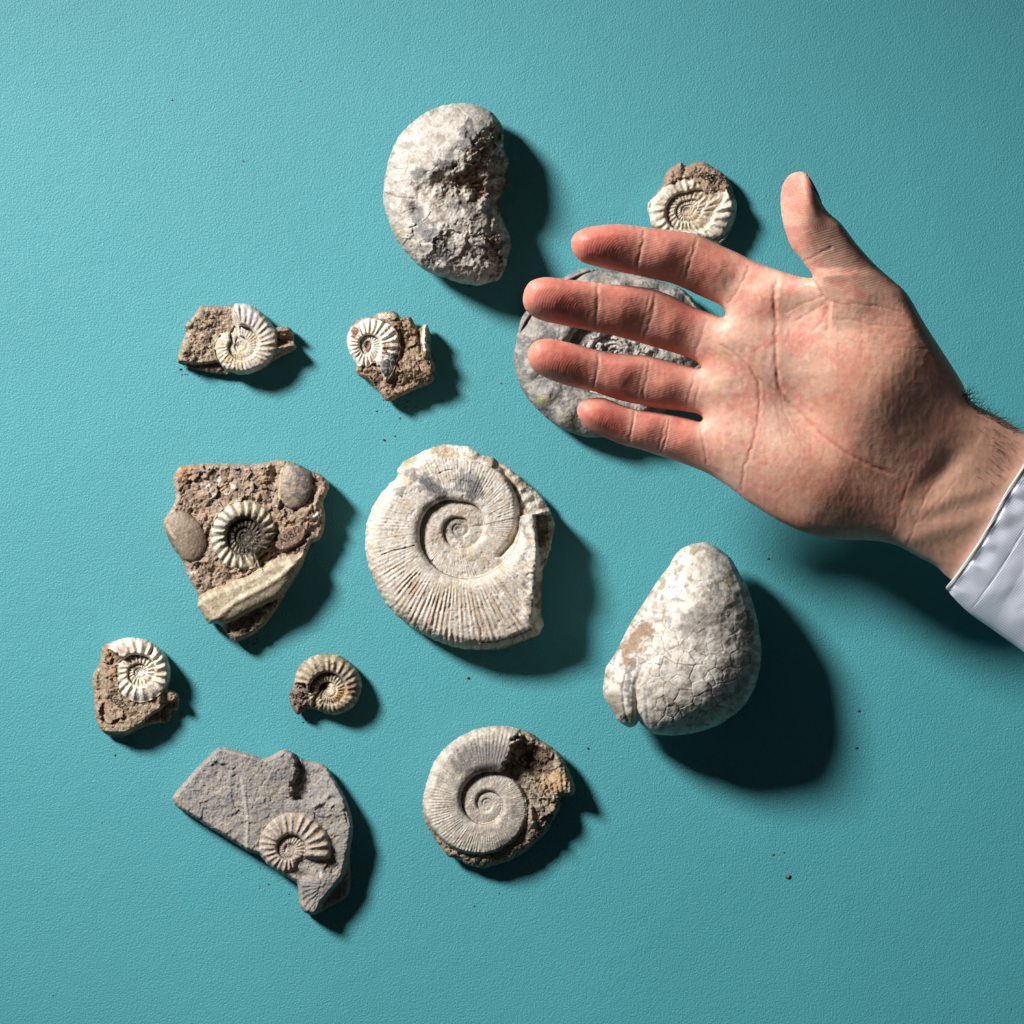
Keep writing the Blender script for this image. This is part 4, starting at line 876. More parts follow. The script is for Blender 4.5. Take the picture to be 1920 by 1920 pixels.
    C = mixc(C, lin(60, 48, 40), ck * 0.7)
    lab = np.where(sh < 0.5, 0, np.where(k >= 1, 2, 1))
    t = thing("ammonite_fossil", "grey and tan ammonite with a broken-out dark hollow at its upper right", "ammonite", 930, 1495, 0, "fossils laid out on the teal table")
    build(g, top, bot, lab, C, t, {0: ("matrix_rock", MAT_ROCK), 1: ("outer_whorl", MAT_SHELL), 2: ("inner_whorls", MAT_SHELL)}, micro=1.0)

# ------------------------------------------------------------------ big grey ammonite behind the fingers
def grey_ammonite():
    pts = [(1053,522),(1072,510.5),(1095,503),(1126,504.6),(1161,510.5),(1184,514),(1219.5,522),(1266,536),(1290,550),(1313,578),(1326,610),(1330,650),(1320,700),(1290,738),(1245,772),(1215,792),(1170,812),(1126,820),(1095,818.7),(1062.5,808),(1032,789),(1006,766),(985,740),(969,705),(964,672),(969,632),(978,597),(997,569),(1020,541)]
    g = Grid(pts, 1.35, 3, 1.6, 12, 26); X, Y = g.X, g.Y; d = np.maximum(g.d, 0)
    n0 = fbm(X, Y, 50, 4, 601); n1 = fbm(X, Y, 18, 4, 602); n2 = fbm(X, Y, 6, 3, 603)
    k, v, Rk, ph, r, th = spiral(X, Y, 1150, 662, 186, 0.4, 1, 2.1, [(0, 180), (-45, 170), (-90, 158), (-135, 160), (180, 186), (135, 186), (90, 158), (45, 165)])
    z = 40 + 0.30 * 186 * (Rk / 186) ** 0.6 * whorl(v, 0.18, 0.5, 0.7)
    rib = 0.5 + 0.5 * np.cos(17 * ph + 1.0 * v)
    z = z + 9 * (rib - 0.5) * ss(v, 0.2, 0.6) * (k == 0) + 3 * n0 + 2.5 * n1 + 1.3 * n2
    inner = (k >= 1)
    z = np.where(inner, z - 6 + 9 * facets(X, Y, 20, 605) + 5 * ridged(X, Y, 14, 3, 606) * ss(gauss(X, Y, 1135, 655, 50, 16, 5), 0.2, 0.7), z)
    f1, f2, _, _, _ = worley(X + 6 * n1, Y + 5 * n0, 26, 610)
    ck = (1 - ss(f2 - f1, 0, 0.05)) * ss(X, 1140, 1180)
    z = z - 2 * ck
    zr = 34.0
    top = zr + (np.maximum(z, zr + 3) - zr) * edge(d, 34); bot = under(d, zr, 34)
    C = mixc(np.broadcast_to(lin(166, 161, 154), X.shape + (3,)), lin(132, 131, 131), ss(n1, -0.1, 0.3))
    C = mixc(C, lin(192, 184, 174), ss(fbm(X, Y, 20, 4, 612), 0.05, 0.3) * 0.7)
    C = mixc(C, lin(156, 142, 112), ss(0.8 * fbm(X, Y, 34, 5, 613) + 0.3 * gauss(X, Y, 1000, 620, 20, 14) + 0.3 * gauss(X, Y, 1060, 790, 50, 14), 0.16, 0.34) * 0.3)
    C = mixc(C, lin(98, 98, 102), ss(fbm(X, Y, 26, 4, 620), 0.05, 0.3) * 0.6)
    C = mixc(C, lin(176, 166, 120), ss(1.05 - ell(X, Y, 1017, 749, 11, 10, 0) + 0.4 * n2, 0, 0.25) * 0.9)
    C = mixc(C, lin(206, 200, 194), inner * ss(n1, -0.3, 0.2) * 0.7)
    C = mixc(C, lin(82, 80, 80), inner * ss(fbm(X, Y, 9, 3, 615), 0.15, 0.3) * 0.6)
    C = mixc(C, lin(212, 200, 188), ss(gauss(X, Y, 1190, 522, 40, 8, 10) + 0.5 * n1, 0.4, 0.7) * 0.7)
    C = mixc(C, lin(60, 54, 50), ck * 0.6)
    lab = np.where(inner, 2, 1)
    lab = np.where((np.hypot(X - 1290, Y - 620) < 40), 0, lab)
    t = thing("ammonite_fossil", "large thick grey ammonite with yellowish patches, lying beneath the fingers of the hand", "ammonite", 1150, 662, 0, "fossils laid out on the teal table")
    build(g, top, bot, lab, C, t, {0: ("matrix_rock", MAT_ROCK), 1: ("outer_whorl", MAT_SHELL), 2: ("inner_whorls", MAT_ROCK)}, micro=1.0)

big_ammonite(); lobed_nautiloid(); white_nautiloid(); hand_side_ammonite(); left_top_ammonite(); dark_rock_ammonite()
brown_slab(); left_low_ammonite(); tiny_ammonite(); grey_slab(); broken_ammonite(); grey_ammonite()
# ------------------------------------------------------------------ the person's hand and sleeve
def skin_mat():
    m = bpy.data.materials.new("palm_skin"); nt, N, L, b = nodes_of(m)
    at = N.new("ShaderNodeAttribute"); at.attribute_name = "Col"
    tc = N.new("ShaderNodeTexCoord")
    n1 = N.new("ShaderNodeTexNoise"); n1.inputs["Scale"].default_value = 260; n1.inputs["Detail"].default_value = 5; n1.inputs["Roughness"].default_value = 0.6
    L.new(tc.outputs["Object"], n1.inputs["Vector"])
    mr = N.new("ShaderNodeMapRange"); mr.inputs[1].default_value = 0.3; mr.inputs[2].default_value = 0.7; mr.inputs[3].default_value = 0.93; mr.inputs[4].default_value = 1.06
    L.new(n1.outputs["Fac"], mr.inputs[0])
    mx = N.new("ShaderNodeMix"); mx.data_type = "RGBA"; mx.blend_type = "MULTIPLY"; mx.inputs[0].default_value = 1
    L.new(at.outputs["Color"], mx.inputs[6]); L.new(mr.outputs[0], mx.inputs[7])
    L.new(mx.outputs[2], b.inputs["Base Color"])
    # skin ridges: sine of a smooth coordinate carried by the mesh, faded by a mask
    rc = N.new("ShaderNodeAttribute"); rc.attribute_name = "ridge"
    rm = N.new("ShaderNodeAttribute"); rm.attribute_name = "ridge_mask"
    nw = N.new("ShaderNodeTexNoise"); nw.inputs["Scale"].default_value = 300; nw.inputs["Detail"].default_value = 2
    L.new(tc.outputs["Object"], nw.inputs["Vector"])
    ad = N.new("ShaderNodeMath"); ad.operation = "MULTIPLY_ADD"; ad.inputs[1].default_value = 4.0
    L.new(nw.outputs["Fac"], ad.inputs[0]); L.new(rc.outputs["Fac"], ad.inputs[2])
    ml = N.new("ShaderNodeMath"); ml.operation = "MULTIPLY"; ml.inputs[1].default_value = 2 * math.pi / 4.6
    L.new(ad.outputs[0], ml.inputs[0])
    sn = N.new("ShaderNodeMath"); sn.operation = "SINE"; L.new(ml.outputs[0], sn.inputs[0])
    mm = N.new("ShaderNodeMath"); mm.operation = "MULTIPLY"; L.new(sn.outputs[0], mm.inputs[0]); L.new(rm.outputs["Fac"], mm.inputs[1])
    b0 = N.new("ShaderNodeBump"); b0.inputs["Strength"].default_value = 0.16; b0.inputs["Distance"].default_value = 0.00012
    L.new(mm.outputs[0], b0.inputs["Height"])
    v = N.new("ShaderNodeTexVoronoi"); v.inputs["Scale"].default_value = 1100; v.feature = "DISTANCE_TO_EDGE"
    L.new(tc.outputs["Object"], v.inputs["Vector"])
    b1 = N.new("ShaderNodeBump"); b1.inputs["Strength"].default_value = 0.22; b1.inputs["Distance"].default_value = 0.00012
    L.new(v.outputs["Distance"], b1.inputs["Height"]); L.new(b0.outputs[0], b1.inputs["Normal"])
    b2 = N.new("ShaderNodeBump"); b2.inputs["Strength"].default_value = 0.25; b2.inputs["Distance"].default_value = 0.0003
    L.new(n1.outputs["Fac"], b2.inputs["Height"]); L.new(b1.outputs[0], b2.inputs["Normal"])
    L.new(b2.outputs[0], b.inputs["Normal"])
    b.inputs["Roughness"].default_value = 0.50
    b.inputs["Specular IOR Level"].default_value = 0.42
    b.inputs["Subsurface Weight"].default_value = 0.55
    b.inputs["Subsurface Radius"].default_value = (1.0, 0.30, 0.16)
    b.inputs["Subsurface Scale"].default_value = 0.0017
    return m

def cloth_mat(name, col):
    m = bpy.data.materials.new(name); nt, N, L, b = nodes_of(m)
    tc = N.new("ShaderNodeTexCoord")
    mp = N.new("ShaderNodeMapping"); mp.inputs["Rotation"].default_value = (0, 0, math.radians(32))
    L.new(tc.outputs["Object"], mp.inputs[0])
    w1 = N.new("ShaderNodeTexWave"); w1.inputs["Scale"].default_value = 330; w1.inputs["Distortion"].default_value = 1.0; w1.inputs["Detail"].default_value = 2; w1.inputs["Detail Scale"].default_value = 3
    w2 = N.new("ShaderNodeTexWave"); w2.bands_direction = "Y"; w2.inputs["Scale"].default_value = 330; w2.inputs["Distortion"].default_value = 1.0; w2.inputs["Detail"].default_value = 2
    L.new(mp.outputs[0], w1.inputs["Vector"]); L.new(mp.outputs[0], w2.inputs["Vector"])
    a = N.new("ShaderNodeMath"); a.operation = "ADD"; L.new(w1.outputs["Fac"], a.inputs[0]); L.new(w2.outputs["Fac"], a.inputs[1])
    mr = N.new("ShaderNodeMapRange"); mr.inputs[1].default_value = 0; mr.inputs[2].default_value = 2; mr.inputs[3].default_value = 0.76; mr.inputs[4].default_value = 1.10
    L.new(a.outputs[0], mr.inputs[0])
    mx = N.new("ShaderNodeMix"); mx.data_type = "RGBA"; mx.blend_type = "MULTIPLY"; mx.inputs[0].default_value = 1
    mx.inputs[6].default_value = (*col, 1); L.new(mr.outputs[0], mx.inputs[7]); L.new(mx.outputs[2], b.inputs["Base Color"])
    bp = N.new("ShaderNodeBump"); bp.inputs["Strength"].default_value = 0.4; bp.inputs["Distance"].default_value = 0.00025
    L.new(a.outputs[0], bp.inputs["Height"]); L.new(bp.outputs[0], b.inputs["Normal"])
    b.inputs["Roughness"].default_value = 0.85; b.inputs["Specular IOR Level"].default_value = 0.15
    return m

HAND = [(1071,455),(1074,444),(1085,433),(1110,424.5),(1160,420.5),(1210,426),(1247,430),(1285,435),(1310,441),(1335,452.5),(1360,464),(1385,475),(1417,491),(1455,505),(1492,517),(1514,521),(1524,520),(1520,509),(1512,499),(1502,485),(1485,465),(1475,440),(1467,412),(1464,382),(1465,357),(1471,340),(1482,327),(1497,322),(1510,324),(1517,332),(1530,357),(1541,381),(1555,400),(1575,417),(1590,436),(1610,462),(1642,497),(1670,522),(1695,544),(1710,565),(1725,592),(1742,620),(1762,651),(1782,682),(1796,704),(1806,722),(1816,745),(1834,762),(1857,773),(1882,787),(1920,810),(1985,850),(2060,930),(2040,1090),(1960,1180),(1860,1130),(1785,1088),(1756,1063),(1719,1043),(1682.5,1023.5),(1649,1015),(1621,1013),(1578,1012),(1536,1005),(1502,996),(1463,978),(1430,958),(1397,936.6),(1375,919),(1342.5,897),(1325,887),(1299,876),(1266,864),(1233,853.5),(1200,842.5),(1167.5,834),(1135,820.6),(1108.5,807.5),(1091,792),(1082,772.5),(1086.5,757),(1100,748.5),(1115,745.6),(1135,747),(1156.5,756),(1178.5,764),(1200,769),(1229,772.5),(1255,777),(1277,781),(1299,787),(1312,790.5),(1317,785),(1310,777),(1292,772.5),(1266,769),(1233,766),(1202.5,759),(1167.5,752),(1135,742),(1114,734),(1067,724),(1032,712),(1008.6,700),(994.5,686),(990,667.5),(994.5,649),(1006,639),(1025,635),(1044,637.5),(1079,645),(1114,654.6),(1149,661.6),(1184,665),(1208,666),(1231,671),(1255,677),(1278,683),(1305,690.5),(1314,689),(1308,681),(1301.5,675),(1278,666),(1245,656),(1208,645),(1173,635),(1137.5,626.5),(1102,619.4),(1067,612),(1032,605),(1006,597),(987.5,583),(980.5,564),(984,543),(994.5,528),(1013,521),(1032,520),(1067,524.5),(1102,528),(1149,533.4),(1184,536),(1219.5,541),(1254.7,552.7),(1283,566.7),(1301.6,576),(1315.6,581),(1337,589),(1352,594),(1360,589),(1353,574),(1337,565.5),(1313,555),(1278,538.6),(1255,530),(1219.5,522),(1184,514),(1149,507.6),(1126,502),(1106,496.5),(1091,491),(1079,480),(1073,468)]
# perpendicular creases and pads: (finger axis points, crease polylines)
CRE = {  # polyline, depth, width, redness
 "joint": [([(1207,434),(1204,455),(1199,480),(1192,508)], 3.2, 3.5), ([(1306,445),(1300,470),(1290,500),(1283,528)], 2.6, 3.5), ([(1296,455),(1284,490),(1273,524)], 1.2, 3),
           ([(1405,500),(1396,520),(1380,548),(1366,568)], 2.4, 3.5),
           ([(1119,533),(1121,560),(1119,590),(1115,615)], 3.2, 3.5), ([(1228,552),(1224,585),(1214,615),(1206,640)], 2.2, 4), ([(1218,552),(1210,590),(1198,632)], 1.3, 3),
           ([(1322,600),(1316,630),(1306,655),(1302,670)], 1.8, 4.5),
           ([(1122,660),(1121,685),(1116,710),(1110,728)], 2.8, 3.2), ([(1217,678),(1214,700),(1209,725),(1206,745)], 2.4, 3.2), ([(1207,680),(1202,705),(1196,735)], 1.5, 3),
           ([(1303,700),(1296,725),(1288,755),(1284,768)], 2.0, 3), ([(1318,700),(1310,730),(1303,760)], 1.4, 4),
           ([(1189,770),(1187,790),(1183,812),(1179,828)], 2.6, 3), ([(1255,789),(1252,810),(1246,832),(1241,850)], 2.2, 2.6), ([(1247,788),(1243,812),(1236,842)], 1.8, 2.6),
           ([(1318,800),(1314,815),(1320,835),(1326,868)], 2.4, 3),
           ([(1500,487),(1516,487),(1534,476),(1558,464)], 3.2, 3.5), ([(1520,520),(1560,512),(1605,508)], 0.9, 3)],
 "palm": [([(1519,512),(1528,528),(1540,546),(1554,566)], 6.5, 5.0), ([(1554,566),(1553,590),(1551,618)], 4.0, 6.0), ([(1455,528),(1451,560),(1454,600),(1453,640),(1456,690),(1462,730),(1478,752),(1508,780),(1545,818),(1592,852),(1640,876),(1672,888)], 4.6, 5.0),
          ([(1408,690),(1421,715),(1424,750),(1421,790),(1410,840),(1395,875),(1390,918)], 3.2, 3.6),
          ([(1350,645),(1375,660),(1398,680),(1412,700),(1440,722),(1470,745),(1500,775)], 2.6, 3.6),
          ([(1461,716),(1469,772),(1484,800),(1500,826),(1510,850)], 1.4, 2.6),
          ([(1552,562),(1540,572),(1520,585),(1495,600)], 2.6, 4.5), ([(1551,580),(1542,600),(1525,618)], 2.4, 4.5), ([(1545,556),(1515,564),(1475,585)], 1.6, 3.5),
          ([(1552,562),(1575,571),(1600,570),(1640,573),(1690,585)], 1.6, 3), ([(1560,598),(1600,600),(1640,610),(1700,612)], 1.2, 3.2), ([(1600,640),(1660,650),(1740,655)], 0.8, 3),
          ([(1460,780),(1470,830),(1500,880)], 0.8, 2.6), ([(1440,640),(1420,655),(1395,668)], 0.8, 2.4), ([(1330,655),(1352,668),(1390,700)], 0.8, 2.4),
          ([(1712,880),(1700,915),(1690,950),(1680,985),(1667,1012)], 1.6, 4.0), ([(1750,905),(1730,940),(1720,975),(1700,1025)], 1.6, 3.6), ([(1790,900),(1765,935),(1740,965),(1722,980)], 1.0, 3)],
}

def hand():
    g = Grid(HAND, 1.75, 4); X, Y = g.X, g.Y; s = g.s; d = np.maximum(g.d, 0)
    inf = inflate(g.d, s, 62, 40, 260)
    ax = (X - 1350) * 0.87 + (Y - 650) * 0.49
    # mid surface of the hand above the table
    kn = np.interp(Y, [430, 500, 600, 700, 800, 900], [1400, 1385, 1335, 1315, 1325, 1340])   # knuckle line
    t = np.clip(kn - X, 0, 400)
    thumbreg = ss(X, 1430, 1500) * ss(560 - Y, -20, 60)
    bx = 0.49 * (X - 1350) - 0.87 * (Y - 650)
    z0 = 338 + 0.40 * bx + 0.36 * t
    z0 = z0 - 0.18 * np.clip(ax - 300, 0, 400) - 18 * ss(ax, 300, 480)
    z0 = z0 + 88 * ss(600 - Y, 0, 260) * ss(X, 1440, 1520)
    z0 = blur(z0, s, 12)
    inf = 58 * (np.maximum(inf, 0) / 58) ** 0.70 * (1 - 0.16 * ss(kn - X, 0, 60))
    # fleshy pads
    h = inf.copy()
    pads = np.zeros(X.shape)
    for cx, cy, rx, ry, an, a in ((1118,460,52,34,5,9),(1246,476,32,34,18,8),(1338,503,34,34,28,8),
                                  (1032,566,54,36,8,9),(1166,586,34,36,12,8),(1263,610,34,36,14,8),
                                  (1040,680,50,34,10,9),(1163,700,32,32,14,8),(1256,720,32,32,14,8),
                                  (1118,783,42,30,18,8),(1214,807,24,28,18,6),(1283,827,28,28,18,7),
                                  (1497,385,34,52,-14,10),(1550,520,40,46,-35,2)):
        pads += a * gauss(X, Y, cx, cy, rx, ry, an)
    palm = 29 * gauss(X, Y, 1632, 712, 118, 100, 40) + 20 * gauss(X, Y, 1490, 885, 120, 60, 35) - 24 * gauss(X, Y, 1495, 760, 75, 42, 50)
    palm += 5.5 * gauss(X, Y, 1355, 640, 34, 30) + 6 * gauss(X, Y, 1345, 722, 36, 30) + 6 * gauss(X, Y, 1360, 835, 36, 44) + 8 * gauss(X, Y, 1425, 560, 36, 34) - 9 * gauss(X, Y, 1500, 590, 40, 34)
    palm += 9 * gauss(X, Y, 1600, 560, 46, 34, 20)
    # tendons and hollow at the wrist
    palm += (4.5 * np.exp(-(linedist(X, Y, [(1700, 1010), (1790, 985), (1880, 955)], 90) / 20) ** 2) + 3 * np.exp(-(linedist(X, Y, [(1730, 955), (1820, 925), (1900, 900)], 90) / 16) ** 2)) * ss(ax, 440, 520)
    palm -= 10 * gauss(X, Y, 1770, 880, 60, 24, -50) 
    # fold that lets the ball of the thumb stand above the hollow of the palm
    life = CRE["palm"][0][0]
    ld_ = linedist(X, Y, life, 260)
    lx = np.interp(Y, [p[1] for p in life], [p[0] for p in life])
    rightside = (X > lx)
    palm += 7 * np.where(rightside, 1 - np.exp(-(ld_ / 14) ** 2), 0) * np.exp(-(ld_ / 70) ** 2) * ss(Y, 620, 700) * ss(Y, 893, 860)
    pale = np.zeros(X.shape); cre = np.zeros(X.shape); red = np.zeros(X.shape)
    wob = fbm(X, Y, 14, 2, 700) * 3
    for key in CRE:
        for pl, dep, wd in CRE[key]:
            dd = linedist(X + wob, Y + wob * 0.7, pl, 18)
            wd = wd * 0.75; dep_ = dep * (0.52 if key == "joint" else 0.46) * (0.7 + 0.6 * fbm(X, Y, 20, 2, 701)) * 1.0
            cre += dep_ * np.exp(-(dd / wd) ** 2) - 0.15 * dep_ * np.exp(-((dd - 2.6 * wd) / (1.3 * wd)) ** 2)
            if key == "joint": pale = np.maximum(pale, np.exp(-((dd - 4) / 7) ** 2) * min(1, dep / 2.5))
            red = np.maximum(red, np.exp(-(dd / (wd * 0.8)) ** 2) * min(1, dep / 3.2))
    # fine wrinkles
    wr = ridged(X * 0.9 + 0.3 * Y, Y * 0.35, 16, 3, 710) * 0.5 * gauss(X, Y, 1500, 600, 60, 50) + ridged(X * 0.5, Y * 1.4, 16, 3, 712) * 0.5 * gauss(X, Y, 1650, 620, 110, 60)
    wr += 0.6 * ridged(X, Y * 0.6, 22, 3, 713) * (1 - thumbreg)
    fade = ss(d, 0, 22)
    web = ss(X - np.interp(Y, [505, 520, 546, 566, 600], [1512, 1524, 1540, 1554, 1553]), -2, 7) * ss(Y, 500, 520) * ss(625 - Y, 0, 45)
    palm += 9 * web * np.exp(-np.clip(X - 1540, 0, 400) / 60)
    top = z0 + inf + (pads + palm + wr - 1.0 * fbm(X, Y, 60, 3, 715)) * fade - cre * ss(d, 0, 10) * 1.0
    bot = z0 - inf * 0.92
    # colour
    n0 = fbm(X, Y, 60, 4, 720); n1 = fbm(X, Y, 22, 4, 721); n2 = fbm(X, Y, 9, 3, 722)
    C = mixc(np.broadcast_to(lin(234, 186, 164), X.shape + (3,)), lin(226, 156, 138), ss(n0, -0.1, 0.3) * 0.9)
    C = mixc(C, lin(232, 192, 158), ss(n1, 0.05, 0.35) * 0.55)
    C = mixc(C, lin(222, 140, 126), ss(fbm(X, Y, 34, 4, 723), 0.08, 0.34) * 0.30)
    C = mixc(C, lin(240, 204, 186), ss(fbm(X, Y, 13, 3, 724), 0.2, 0.45) * 0.45)
    C = mixc(C, lin(240, 208, 186), ss(gauss(X, Y, 1460, 800, 50, 80, -25) + 0.5 * n1, 0.3, 0.9) * 0.35)
    fing = ss(kn - X, -30, 60)
    C = mixc(C, lin(218, 134, 116), fing * 0.72)
    C = mixc(C, lin(208, 112, 98), fing * ss(n1 + 0.5 * n0, -0.05, 0.35) * 0.3)
    tips = gauss(X, Y, 1125, 465, 50, 34) + gauss(X, Y, 1045, 572, 50, 36) + gauss(X, Y, 1050, 684, 50, 34) + gauss(X, Y, 1135, 788, 42, 30) + 0.7 * gauss(X, Y, 1500, 365, 30, 40)
    C = mixc(C, lin(216, 100, 88), np.clip(tips, 0, 1) * 0.6)
    C = mixc(C, lin(238, 190, 170), pale * 0.45)
    C = mixc(C, lin(226, 172, 120), ss(gauss(X, Y, 1358, 668, 16, 14) + gauss(X, Y, 1352, 745, 12, 12) + gauss(X, Y, 1352, 860, 12, 18), 0.3, 1) * 0.4)
    C = mixc(C, lin(208, 116, 102), ss(gauss(X, Y, 1570, 925, 120, 46, 25) + 0.4 * n1, 0.2, 1.0) * 0.55)
    thn = ss(X + 0.6 * (Y - 700), 1480, 1640) * (1 - fing)
    C = mixc(C, lin(206, 148, 122), thn * 0.6)
    wrist = ss(ax, 430, 500)
    C = mixc(C, lin(206, 163, 140), wrist * 0.85)
    C = mixc(C, lin(176, 128, 100), ss(ax - 0.9 * (Y - 900), 520, 660) * wrist * 0.5)
    C = mixc(C, lin(186, 84, 72), red * 0.36)
    C = 0.94 * C * (1 + 0.16 * n2[..., None] + 0.05 * fbm(X, Y, 4, 2, 725)[..., None])
    # ridge coordinates: arcs round the finger pads, straight lines elsewhere
    rg = 0.28 * X + 0.96 * Y
    for cx, cy, R in ((1175, 478, 96), (1095, 582, 100), (1095, 697, 96), (1165, 800, 84), (1508, 430, 90)):
        rr = np.hypot((X - cx) * 0.9, (Y - cy))
        rg = np.where((np.hypot(X - cx, Y - cy) < R) & ((X < cx) if cx != 1508 else (Y < cy)), rr, rg)
    rmask = 0.35 + 0.65 * fing + 0.5 * thumbreg
    rmask = rmask * (1 - 0.9 * wrist) * ss(d, 4, 18)
    t_ = thing("person", "person's open hand, palm up, in a pale blue shirt sleeve, reaching in from the right", "person", 1560, 760, 300)
    MS = skin_mat()
    build(g, top, bot, None, C, t_, {0: ("hand", MS)}, {"ridge": rg, "ridge_mask": rmask})

    # thumb nail, seen from its side
    npts = [(1513,331),(1519,334),(1527,347),(1535,363),(1541,380),(1540,386),(1534,380),(1526,364),(1518,347)]
    gn = Grid(npts, 0.8, 4); dn = np.maximum(gn.d, 0)
    zz = 338 + 0.40 * (0.49 * (gn.X - 1350) - 0.87 * (gn.Y - 650)) + 88 * ss(600 - gn.Y, 0, 260) * ss(gn.X, 1440, 1520) + 14 - 0.5 * (gn.X - 1526)
    nm = stone_mat("thumb_nail_keratin", 0.35, 600, 0.05, 0.0001, 0.05, 0.5)
    Cn = np.broadcast_to(lin(176, 112, 96), gn.X.shape + (3,))
    build(gn, zz + 5 * edge(dn, 4), zz - 6 * edge(dn, 4), None, Cn, t_, {0: ("thumb_nail", nm)})

    # sleeve: a thick cuff round the wrist
    CM = cloth_mat("pale_blue_shirt_cotton", lin(226, 230, 245)); HM = cloth_mat("shirt_hem_cotton", lin(226, 222, 216))
    full = [(1700,1060),(1774,1102),(1789,1122),(1818,1150),(1860,1180),(1920,1223),(2010,1290),(2120,1380),(2300,1200),(2180,900),(2080,830),(1975,770),(1900,720),(1820,880)]
    cut = [(1774,1102),(1785,1088),(1803,1063),(1832,1021),(1860,973),(1885,925),(1910,886),(1938,842),(1962,800),(1985,770),(2080,830),(2180,900),(2300,1200),(2120,1380),(2010,1290),(1920,1223),(1860,1180),(1818,1150),(1789,1122),(1778,1108)]
    gs = Grid(cut, 1.8, 3); Xs, Ys = gs.X, gs.Y; ds = np.maximum(gs.d, 0)
    df = sdf(Xs, Ys, catmull(full, 3))
    infs = inflate(df, gs.s, 88, 44)
    axs = (Xs - 1350) * 0.87 + (Ys - 650) * 0.49
    zc = 338 + 0.40 * (0.49 * (Xs - 1350) - 0.87 * (Ys - 650)) - 0.18 * np.clip(axs - 300, 0, 400) - 18
    hem = [(1776,1100),(1785,1088),(1803,1063),(1832,1021),(1860,973),(1885,925),(1910,886),(1938,842),(1962,800)]
    hd = linedist(Xs, Ys, hem, 400); al = (Xs - 1774) * 0.55 - (Ys - 1102) * 0.83
    pk = np.cos(al / 9.0 + 2.5 * fbm(al / 22, al * 0, 1.0, 2, 730)) * np.exp(-((hd - 20) / 16) ** 2) * ss(hd, 8, 14)
    stitch = -2.2 * np.exp(-((hd - 9) / 1.6) ** 2) * (0.55 + 0.45 * np.sign(np.sin(al * 1.1))) - 1.2 * np.exp(-((hd - 62) / 2.0) ** 2)
    wrn = 5 * fbm(Xs + Ys * 0.7, Ys - Xs * 0.2, 90, 3, 731) + 2 * ridged(Xs * 0.5 + Ys * 0.5, (Ys - Xs) * 0.35, 60, 2, 732)
    topS = zc + infs + 3.4 * pk + stitch + wrn * ss(hd, 20, 60) + 1.2 * np.exp(-((hd - 3) / 2.4) ** 2)
    botS = zc - infs * 0.9
    topS = np.maximum(topS, botS + 1)
    labs = np.where(hd < 4.2, 1, 0)
    Cs = np.ones(Xs.shape + (3,))
    o = build(gs, topS, botS, labs, Cs, t_, {0: ("sleeve", CM), 1: ("sleeve_hem", HM)})

    # dark hairs on the far side of the wrist
    rnd = random.Random(5); vs = []; fs = []
    def strand(x, y, z, dx, dy, L, w):
        n = 5; b0 = len(vs); ax_, ay_ = x, y; ang = math.atan2(dy, dx); cur = rnd.uniform(-0.5, 0.5)
        for i in range(n + 1):
            f = 1 - i / n * 0.8
            px_, py_ = -math.sin(ang) * w * f, math.cos(ang) * w * f
            zz_ = z + 3 * math.sin(i / n * 3.0)
            vs.extend([W3(ax_ + px_, ay_ + py_, zz_), W3(ax_ - px_, ay_ - py_, zz_), W3(ax_, ay_, zz_ + w * f)])
            if i:
                q = b0 + 3 * (i - 1)
                for a_, b_ in ((0, 1), (1, 2), (2, 0)):
                    fs.append((q + a_, q + b_, q + 3 + b_, q + 3 + a_))
            ax_ += math.cos(ang) * L / n; ay_ += math.sin(ang) * L / n; ang += cur * 0.35
    def zat(x, y):
        i = int(round((y - Y[0, 0]) / s)); j = int(round((x - X[0, 0]) / s))
        return float(top[i, j])
    edge_pts = [(1808,730),(1816,745),(1834,762),(1857,773),(1882,787),(1905,801)]
    for i in range(110):
        u = rnd.random() * (len(edge_pts) - 1.001); k_ = int(u); f = u - k_
        x = edge_pts[k_][0] * (1 - f) + edge_pts[k_ + 1][0] * f; y = edge_pts[k_][1] * (1 - f) + edge_pts[k_ + 1][1] * f
        a = math.radians(rnd.uniform(-75, 5)); x -= 3 - rnd.uniform(-3, 3); y += rnd.uniform(2, 12)
        strand(x, y, zat(x, y) + 0.5, math.cos(a), math.sin(a), rnd.uniform(14, 36), 0.5)
    for i in range(70):
        x = rnd.gauss(1878, 26); y = rnd.gauss(842, 34)
        if x > 1915 or y < 812 + (x - 1900) * 0.5: continue
        if (x - 1350) * 0.87 + (y - 650) * 0.49 > 575 or x > 1900 - (y - 880) * 0.6 and y > 870: continue
        a = math.radians(rnd.uniform(10, 80))
        strand(x, y, zat(x, y) + 1.0, math.cos(a), math.sin(a), rnd.uniform(10, 22), 0.34)
    hm = bpy.data.materials.new("dark_body_hair"); _, _, _, hb = nodes_of(hm); hb.inputs["Base Color"].default_value = (0.035, 0.022, 0.015, 1); hb.inputs["Roughness"].default_value = 0.5
    me = bpy.data.meshes.new("arm_hair")
    base = t_.location
    me.from_pydata([(a - base[0], b - base[1], c - base[2]) for a, b, c in vs], [], fs); me.materials.append(hm)
    oh = link(bpy.data.objects.new("arm_hair", me)); oh.parent = t_; oh["kind"] = "stuff"
hand()

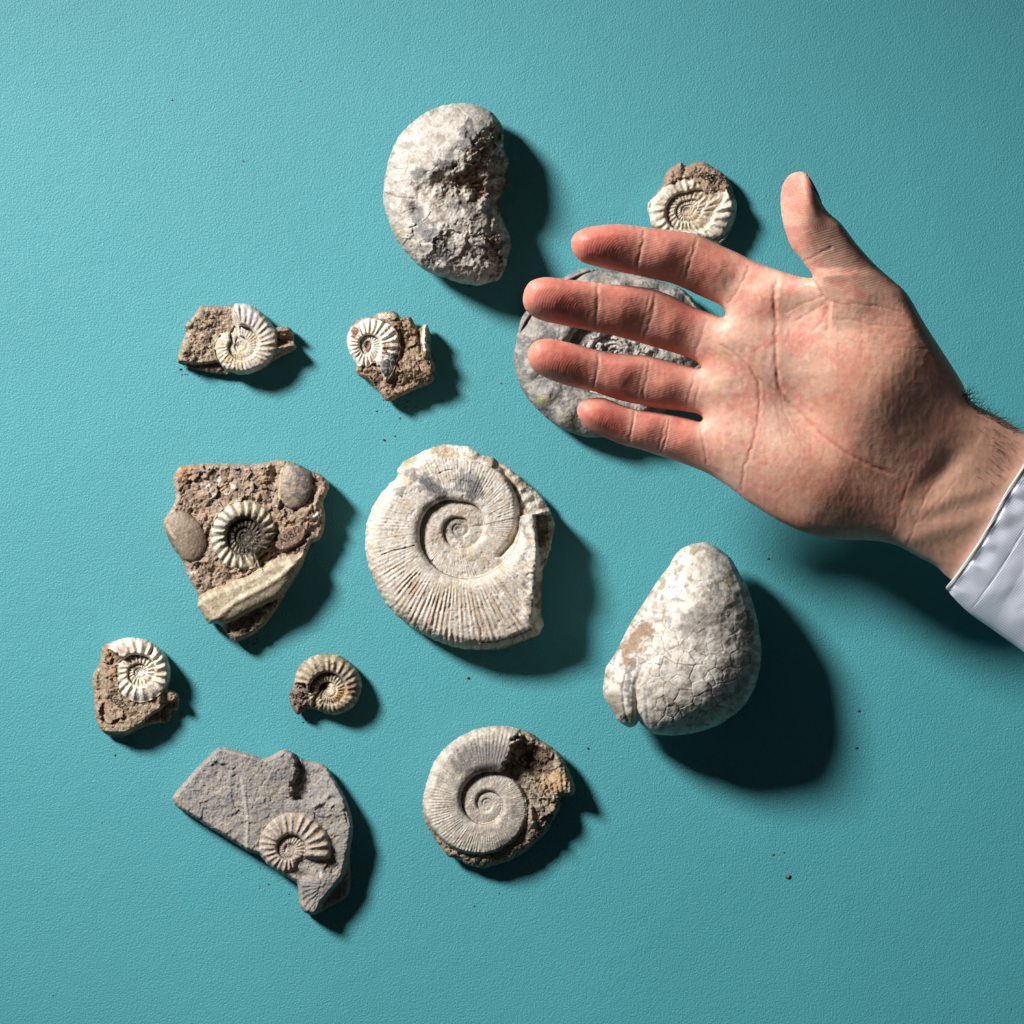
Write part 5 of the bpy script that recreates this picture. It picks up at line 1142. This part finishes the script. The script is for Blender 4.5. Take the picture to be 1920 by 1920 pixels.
# ------------------------------------------------------------------ grit left on the table
def grit():
    rnd = random.Random(11); vs = []; fs = []
    spots = [(1477,1643,5.0),(1392,1340,2.2),(1450,1602,2.4),(1470,1598,2.0),(878,1271,3.2),(720,825,2.6),(740,817,2),(456,302,2),(1102,1403,2.4),(1440,1047,2.6),(706,771,2),(1610,1332,3),(1606,1402,3),(1360,1338,2),(939,718,2.2),(322,187,2.2),(1205,470,1.5)]
    for i in range(16):
        spots.append((rnd.uniform(20, 1900), rnd.uniform(20, 1900), rnd.uniform(0.7, 1.6)))
    for (cx, cy, rr) in ((460, 1200, 22), (235, 1385, 18), (320, 1350, 14), (735, 755, 18), (500, 1650, 26), (930, 1635, 26), (1060, 1530, 20), (560, 1345, 10), (900, 545, 26), (350, 700, 14), (590, 1030, 18), (1015, 1180, 16)):
        for i in range(7):
            spots.append((rnd.gauss(cx, rr), rnd.gauss(cy, rr * 0.7), abs(rnd.gauss(1.1, 0.6)) + 0.4))
    for x, y, r in spots:
        b0 = len(vs)
        for sz in (0.05, 0.75):
            for k_ in range(5):
                a = k_ * 2 * math.pi / 5 + rnd.uniform(-0.3, 0.3); q = r * rnd.uniform(0.7, 1.15) * (1 if sz < 0.5 else 0.6)
                vs.append(W3(x + q * math.cos(a) * 1.3, y + q * math.sin(a), r * sz + 0.1))
        for k_ in range(5):
            fs.append((b0 + k_, b0 + (k_ + 1) % 5, b0 + 5 + (k_ + 1) % 5, b0 + 5 + k_))
        fs.append(tuple(b0 + 5 + k_ for k_ in range(5)))
    gm = bpy.data.materials.new("rock_grit"); nt, N, L, b = nodes_of(gm)
    oi = N.new("ShaderNodeTexNoise"); oi.inputs["Scale"].default_value = 60
    cr = N.new("ShaderNodeValToRGB"); cr.color_ramp.elements[0].color = (0.02, 0.025, 0.03, 1); cr.color_ramp.elements[1].color = (0.25, 0.27, 0.26, 1)
    cr.color_ramp.elements[0].position = 0.42; cr.color_ramp.elements[1].position = 0.62
    L.new(oi.outputs["Fac"], cr.inputs[0]); L.new(cr.outputs[0], b.inputs["Base Color"]); b.inputs["Roughness"].default_value = 0.9
    me = bpy.data.meshes.new("rock_grit"); me.from_pydata(vs, [], fs); me.materials.append(gm)
    o = link(bpy.data.objects.new("rock_grit", me)); o["kind"] = "stuff"; o["label"] = "tiny dark rock crumbs scattered on the teal paint"
grit()
